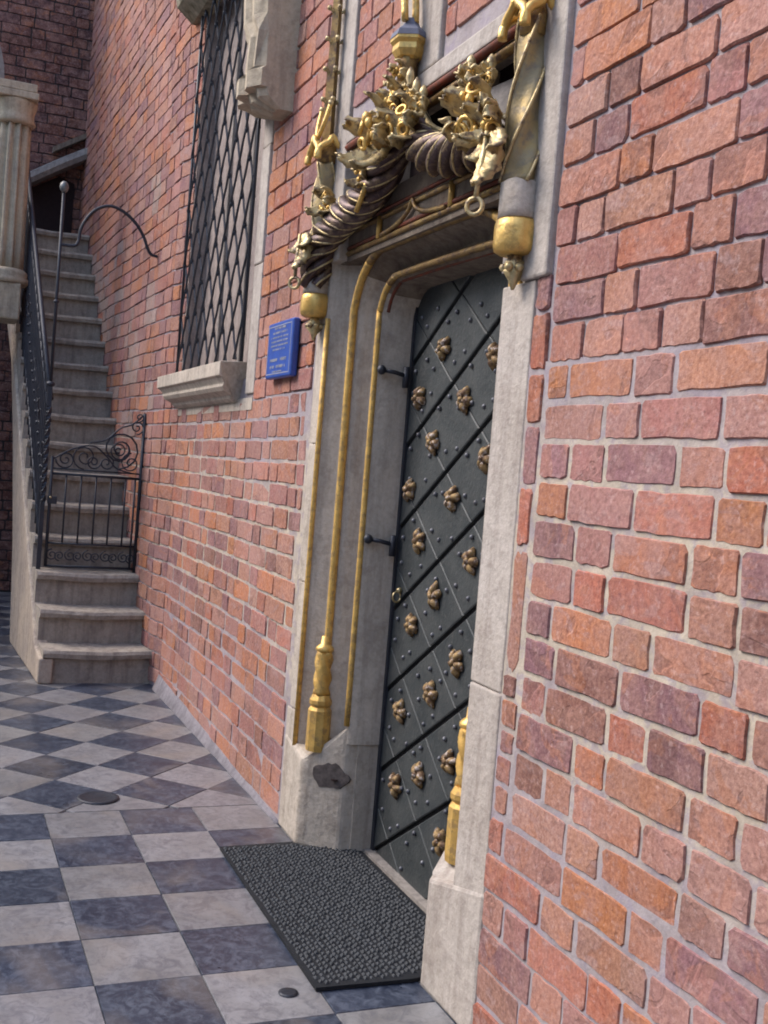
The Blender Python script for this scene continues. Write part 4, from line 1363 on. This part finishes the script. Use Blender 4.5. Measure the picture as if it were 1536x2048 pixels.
# family 1: z = K1*(u) + c1 + 0.3125*i ; family 2: z = K2*u + c2 + 0.3125*j
C1 = 0.3 + 0.62 * 0.49 + 0.02
S1, S2 = 0.315, 0.315
riv = mkmesh('rivet', *sphere((0, 0, 0), 0.0095, 7, 4, 1.0), M_rivet, True)
nriv = 0
for i in range(-3, 9):
    for j in range(-3, 10):
        a1, b1 = C1 + S1 * (i - 1), C1 + S1 * i
        a2, b2 = 0.18 + S2 * (j - 1), 0.18 + S2 * j
        poly = [(-2, -4), (2, -4), (2, 5), (-2, 5)]
        g1, g2 = 0.0085, 0.0018
        poly = clip_line(poly, -K1, 1, b1 - g1); poly = clip_line(poly, K1, -1, -(a1 + g1))
        poly = clip_line(poly, -K2, 1, b2 - g2); poly = clip_line(poly, K2, -1, -(a2 + g2))
        poly = clip_line(poly, 1, 0, 0.488); poly = clip_line(poly, -1, 0, 0.484)
        poly = clip_line(poly, 0, 1, 2.28); poly = clip_line(poly, 0, -1, -0.012)
        if len(poly) < 3 or area(poly) < 0.0015: continue
        cu = sum(p[0] for p in poly) / len(poly); cz = sum(p[1] for p in poly) / len(poly)
        n = len(poly)
        # each plate laps over its lower neighbour, so its lower edge stands proud
        def yy(p): return DY + 0.003 - 0.006 * max(0.0, min(1.0, 0.5 - ((p[1] - K1 * p[0]) - (a1 + b1) / 2) / S1))
        inn = [(cu + (p[0] - cu) * 0.965, cz + (p[1] - cz) * 0.965) for p in poly]
        v = [(X(p[0]), DY + 0.012, p[1]) for p in poly] + [(X(p[0]), yy(p) + 0.001, p[1]) for p in poly] + [(X(p[0]), yy(p) - 0.0015, p[1]) for p in inn]
        f = [tuple(2 * n + q for q in range(n))]
        for q in range(n):
            r_ = (q + 1) % n
            f += [(q, r_, n + r_, n + q), (n + q, n + r_, 2 * n + r_, 2 * n + q)]
        part('iron_plate', (v, f), M_plate, dr, origin=(X(cu), DY, cz))
        # rivets on the lozenge's edges
        cm1, cm2 = (a1 + b1) / 2, (a2 + b2) / 2
        for (f1, f2) in ((0.15, 0.5), (0.85, 0.5), (0.5, 0.15), (0.5, 0.85), (0.18, 0.18), (0.82, 0.82)):
            A = a1 + (b1 - a1) * f1; B = a2 + (b2 - a2) * f2
            u = (B - A) / (K1 - K2); z = K1 * u + A
            u += dpl.uniform(-0.02, 0.02); z += dpl.uniform(-0.02, 0.02)
            if abs(u) < 0.46 and 0.04 < z < 2.15 and nriv < 290:
                o = put('rivet', riv, dr, (X(u), DY - 0.004, z)); nriv += 1
ros = [(-3.603, 1.948), (-3.205, 1.894), (-3.781, 1.777), (-3.399, 1.756), (-3.628, 1.609), (-3.208, 1.558), (-3.804, 1.429), (-3.433, 1.416), (-3.68, 1.246), (-3.254, 1.216), (-3.509, 1.064), (-3.686, 0.934),
       (-3.296, 0.869), (-3.477, 0.723), (-3.726, 0.602), (-3.29, 0.532), (-3.521, 0.421), (-3.713, 0.328), (-3.304, 0.252), (-3.06, 1.72), (-3.05, 1.38), (-3.06, 1.05), (-3.07, 0.70), (-3.06, 0.38)]


def rosette(seed):
    rg = random.Random(seed)
    na, nr = 30, 5
    V, F = [(0, -0.018, 0)], []
    off = rg.uniform(0, 9)
    for i in range(1, nr + 1):
        for k in range(na):
            a = 2 * PI * k / na
            pet = abs(math.cos(2.5 * a + off)) ** 0.6
            r = 0.046 * i / nr * (0.34 + 0.66 * pet) * (1 + 0.25 * noise.noise(Vector((math.cos(a) * 2, math.sin(a) * 2, seed))))
            t = i / nr
            y = -0.008 - 0.015 * math.sin(PI * min(1, t * 1.1)) * (0.2 + 0.8 * pet) + 0.004 * noise.noise(Vector((math.cos(a) * 3 * t, math.sin(a) * 3 * t, seed * 3.3)))
            if i == nr: y += 0.006
            V.append((r * math.cos(a), y, r * math.sin(a) * 1.15))
    for k in range(na): F.append((0, 1 + k, 1 + (k + 1) % na))
    for i in range(nr - 1):
        for k in range(na):
            a = 1 + i * na + k; b = 1 + i * na + (k + 1) % na
            F.append((a, a + na, b + na, b))
    return merge((V, F), sphere((0, -0.018, 0), 0.011, 7, 5))


rms = [mkmesh('rosette', *rosette(40 + k), M_rosette, True) for k in range(5)]
for k, (x, z) in enumerate(ros):
    o = put('rosette', rms[k % 5], dr, (x, DY - 0.004, z), (0, dpl.uniform(0, 6), 0), (1, 1.1, 1))
    solid(o, 0.003)
# thin bright scratches of old seams, as slender iron laths
part('handle_ring', merge(ringlet((X(-0.40), DY - 0.02, 1.02), (1, 0.3, 0), 0.020, 0.004), sphere((X(-0.40), DY - 0.012, 1.045), 0.012, 7, 5)), M_brass, dr, True)
part('edge_strap', box(X(-0.484), X(-0.462), DY - 0.010, DY + 0.002, 0.02, 2.15), M_iron, dr)

# threshold
th = part('threshold', box(X(-0.49), X(0.49), 0.225, 0.32, -0.02, 0.018), M_stone_grey)
th['label'] = 'low grey stone threshold slab under the iron door'; th['category'] = 'threshold'

# ------------------------------------------------------------------ doormat
dm = thing('doormat', 'dark ribbed rubber doormat lying in the doorway', 'doormat', (-3.45, -0.05, 0))
mp = [(-4.035, -0.315), (-2.872, -0.322), (-2.862, -0.03), (-2.90, 0.21), (-3.90, 0.215), (-4.00, 0.0), (-4.045, -0.02)]
o = part('mat_base', prism(mp, 0.003, 0.014), M_mat, dm)
kg = []
kr = random.Random(19)
y = -0.30
V, F = [], []
while y < 0.205:
    x = -4.02 + (0.012 if int((y + 1) / 0.022) % 2 else 0)
    while x < -2.885:
        xl = -4.02 if y < -0.02 else -4.0 + 0.45 * y
        xr = -2.885 if y < -0.04 else -2.90 - 0.12 * y
        if xl < x < xr:
            g = kr.uniform(0.0075, 0.0105); h = 0.014 + kr.uniform(0.004, 0.009)
            n = len(V); jx, jy = kr.uniform(-.003, .003), kr.uniform(-.003, .003)
            V += [(x - g + jx, y - g * .7 + jy, 0.0142), (x + g + jx, y - g * .7 + jy, 0.0142), (x + g + jx, y + g * .7 + jy, 0.0142), (x - g + jx, y + g * .7 + jy, 0.0142), (x + jx - g * .5, y + jy, h), (x + jx + g * .5, y + jy, h)]
            F += [(n, n + 1, n + 5, n + 4), (n + 1, n + 2, n + 5), (n + 2, n + 3, n + 4, n + 5), (n + 3, n, n + 4)]
        x += 0.024
    y += 0.0175
o = part('mat_knobs', (V, F), M_mat2, dm); o['kind'] = 'stuff'
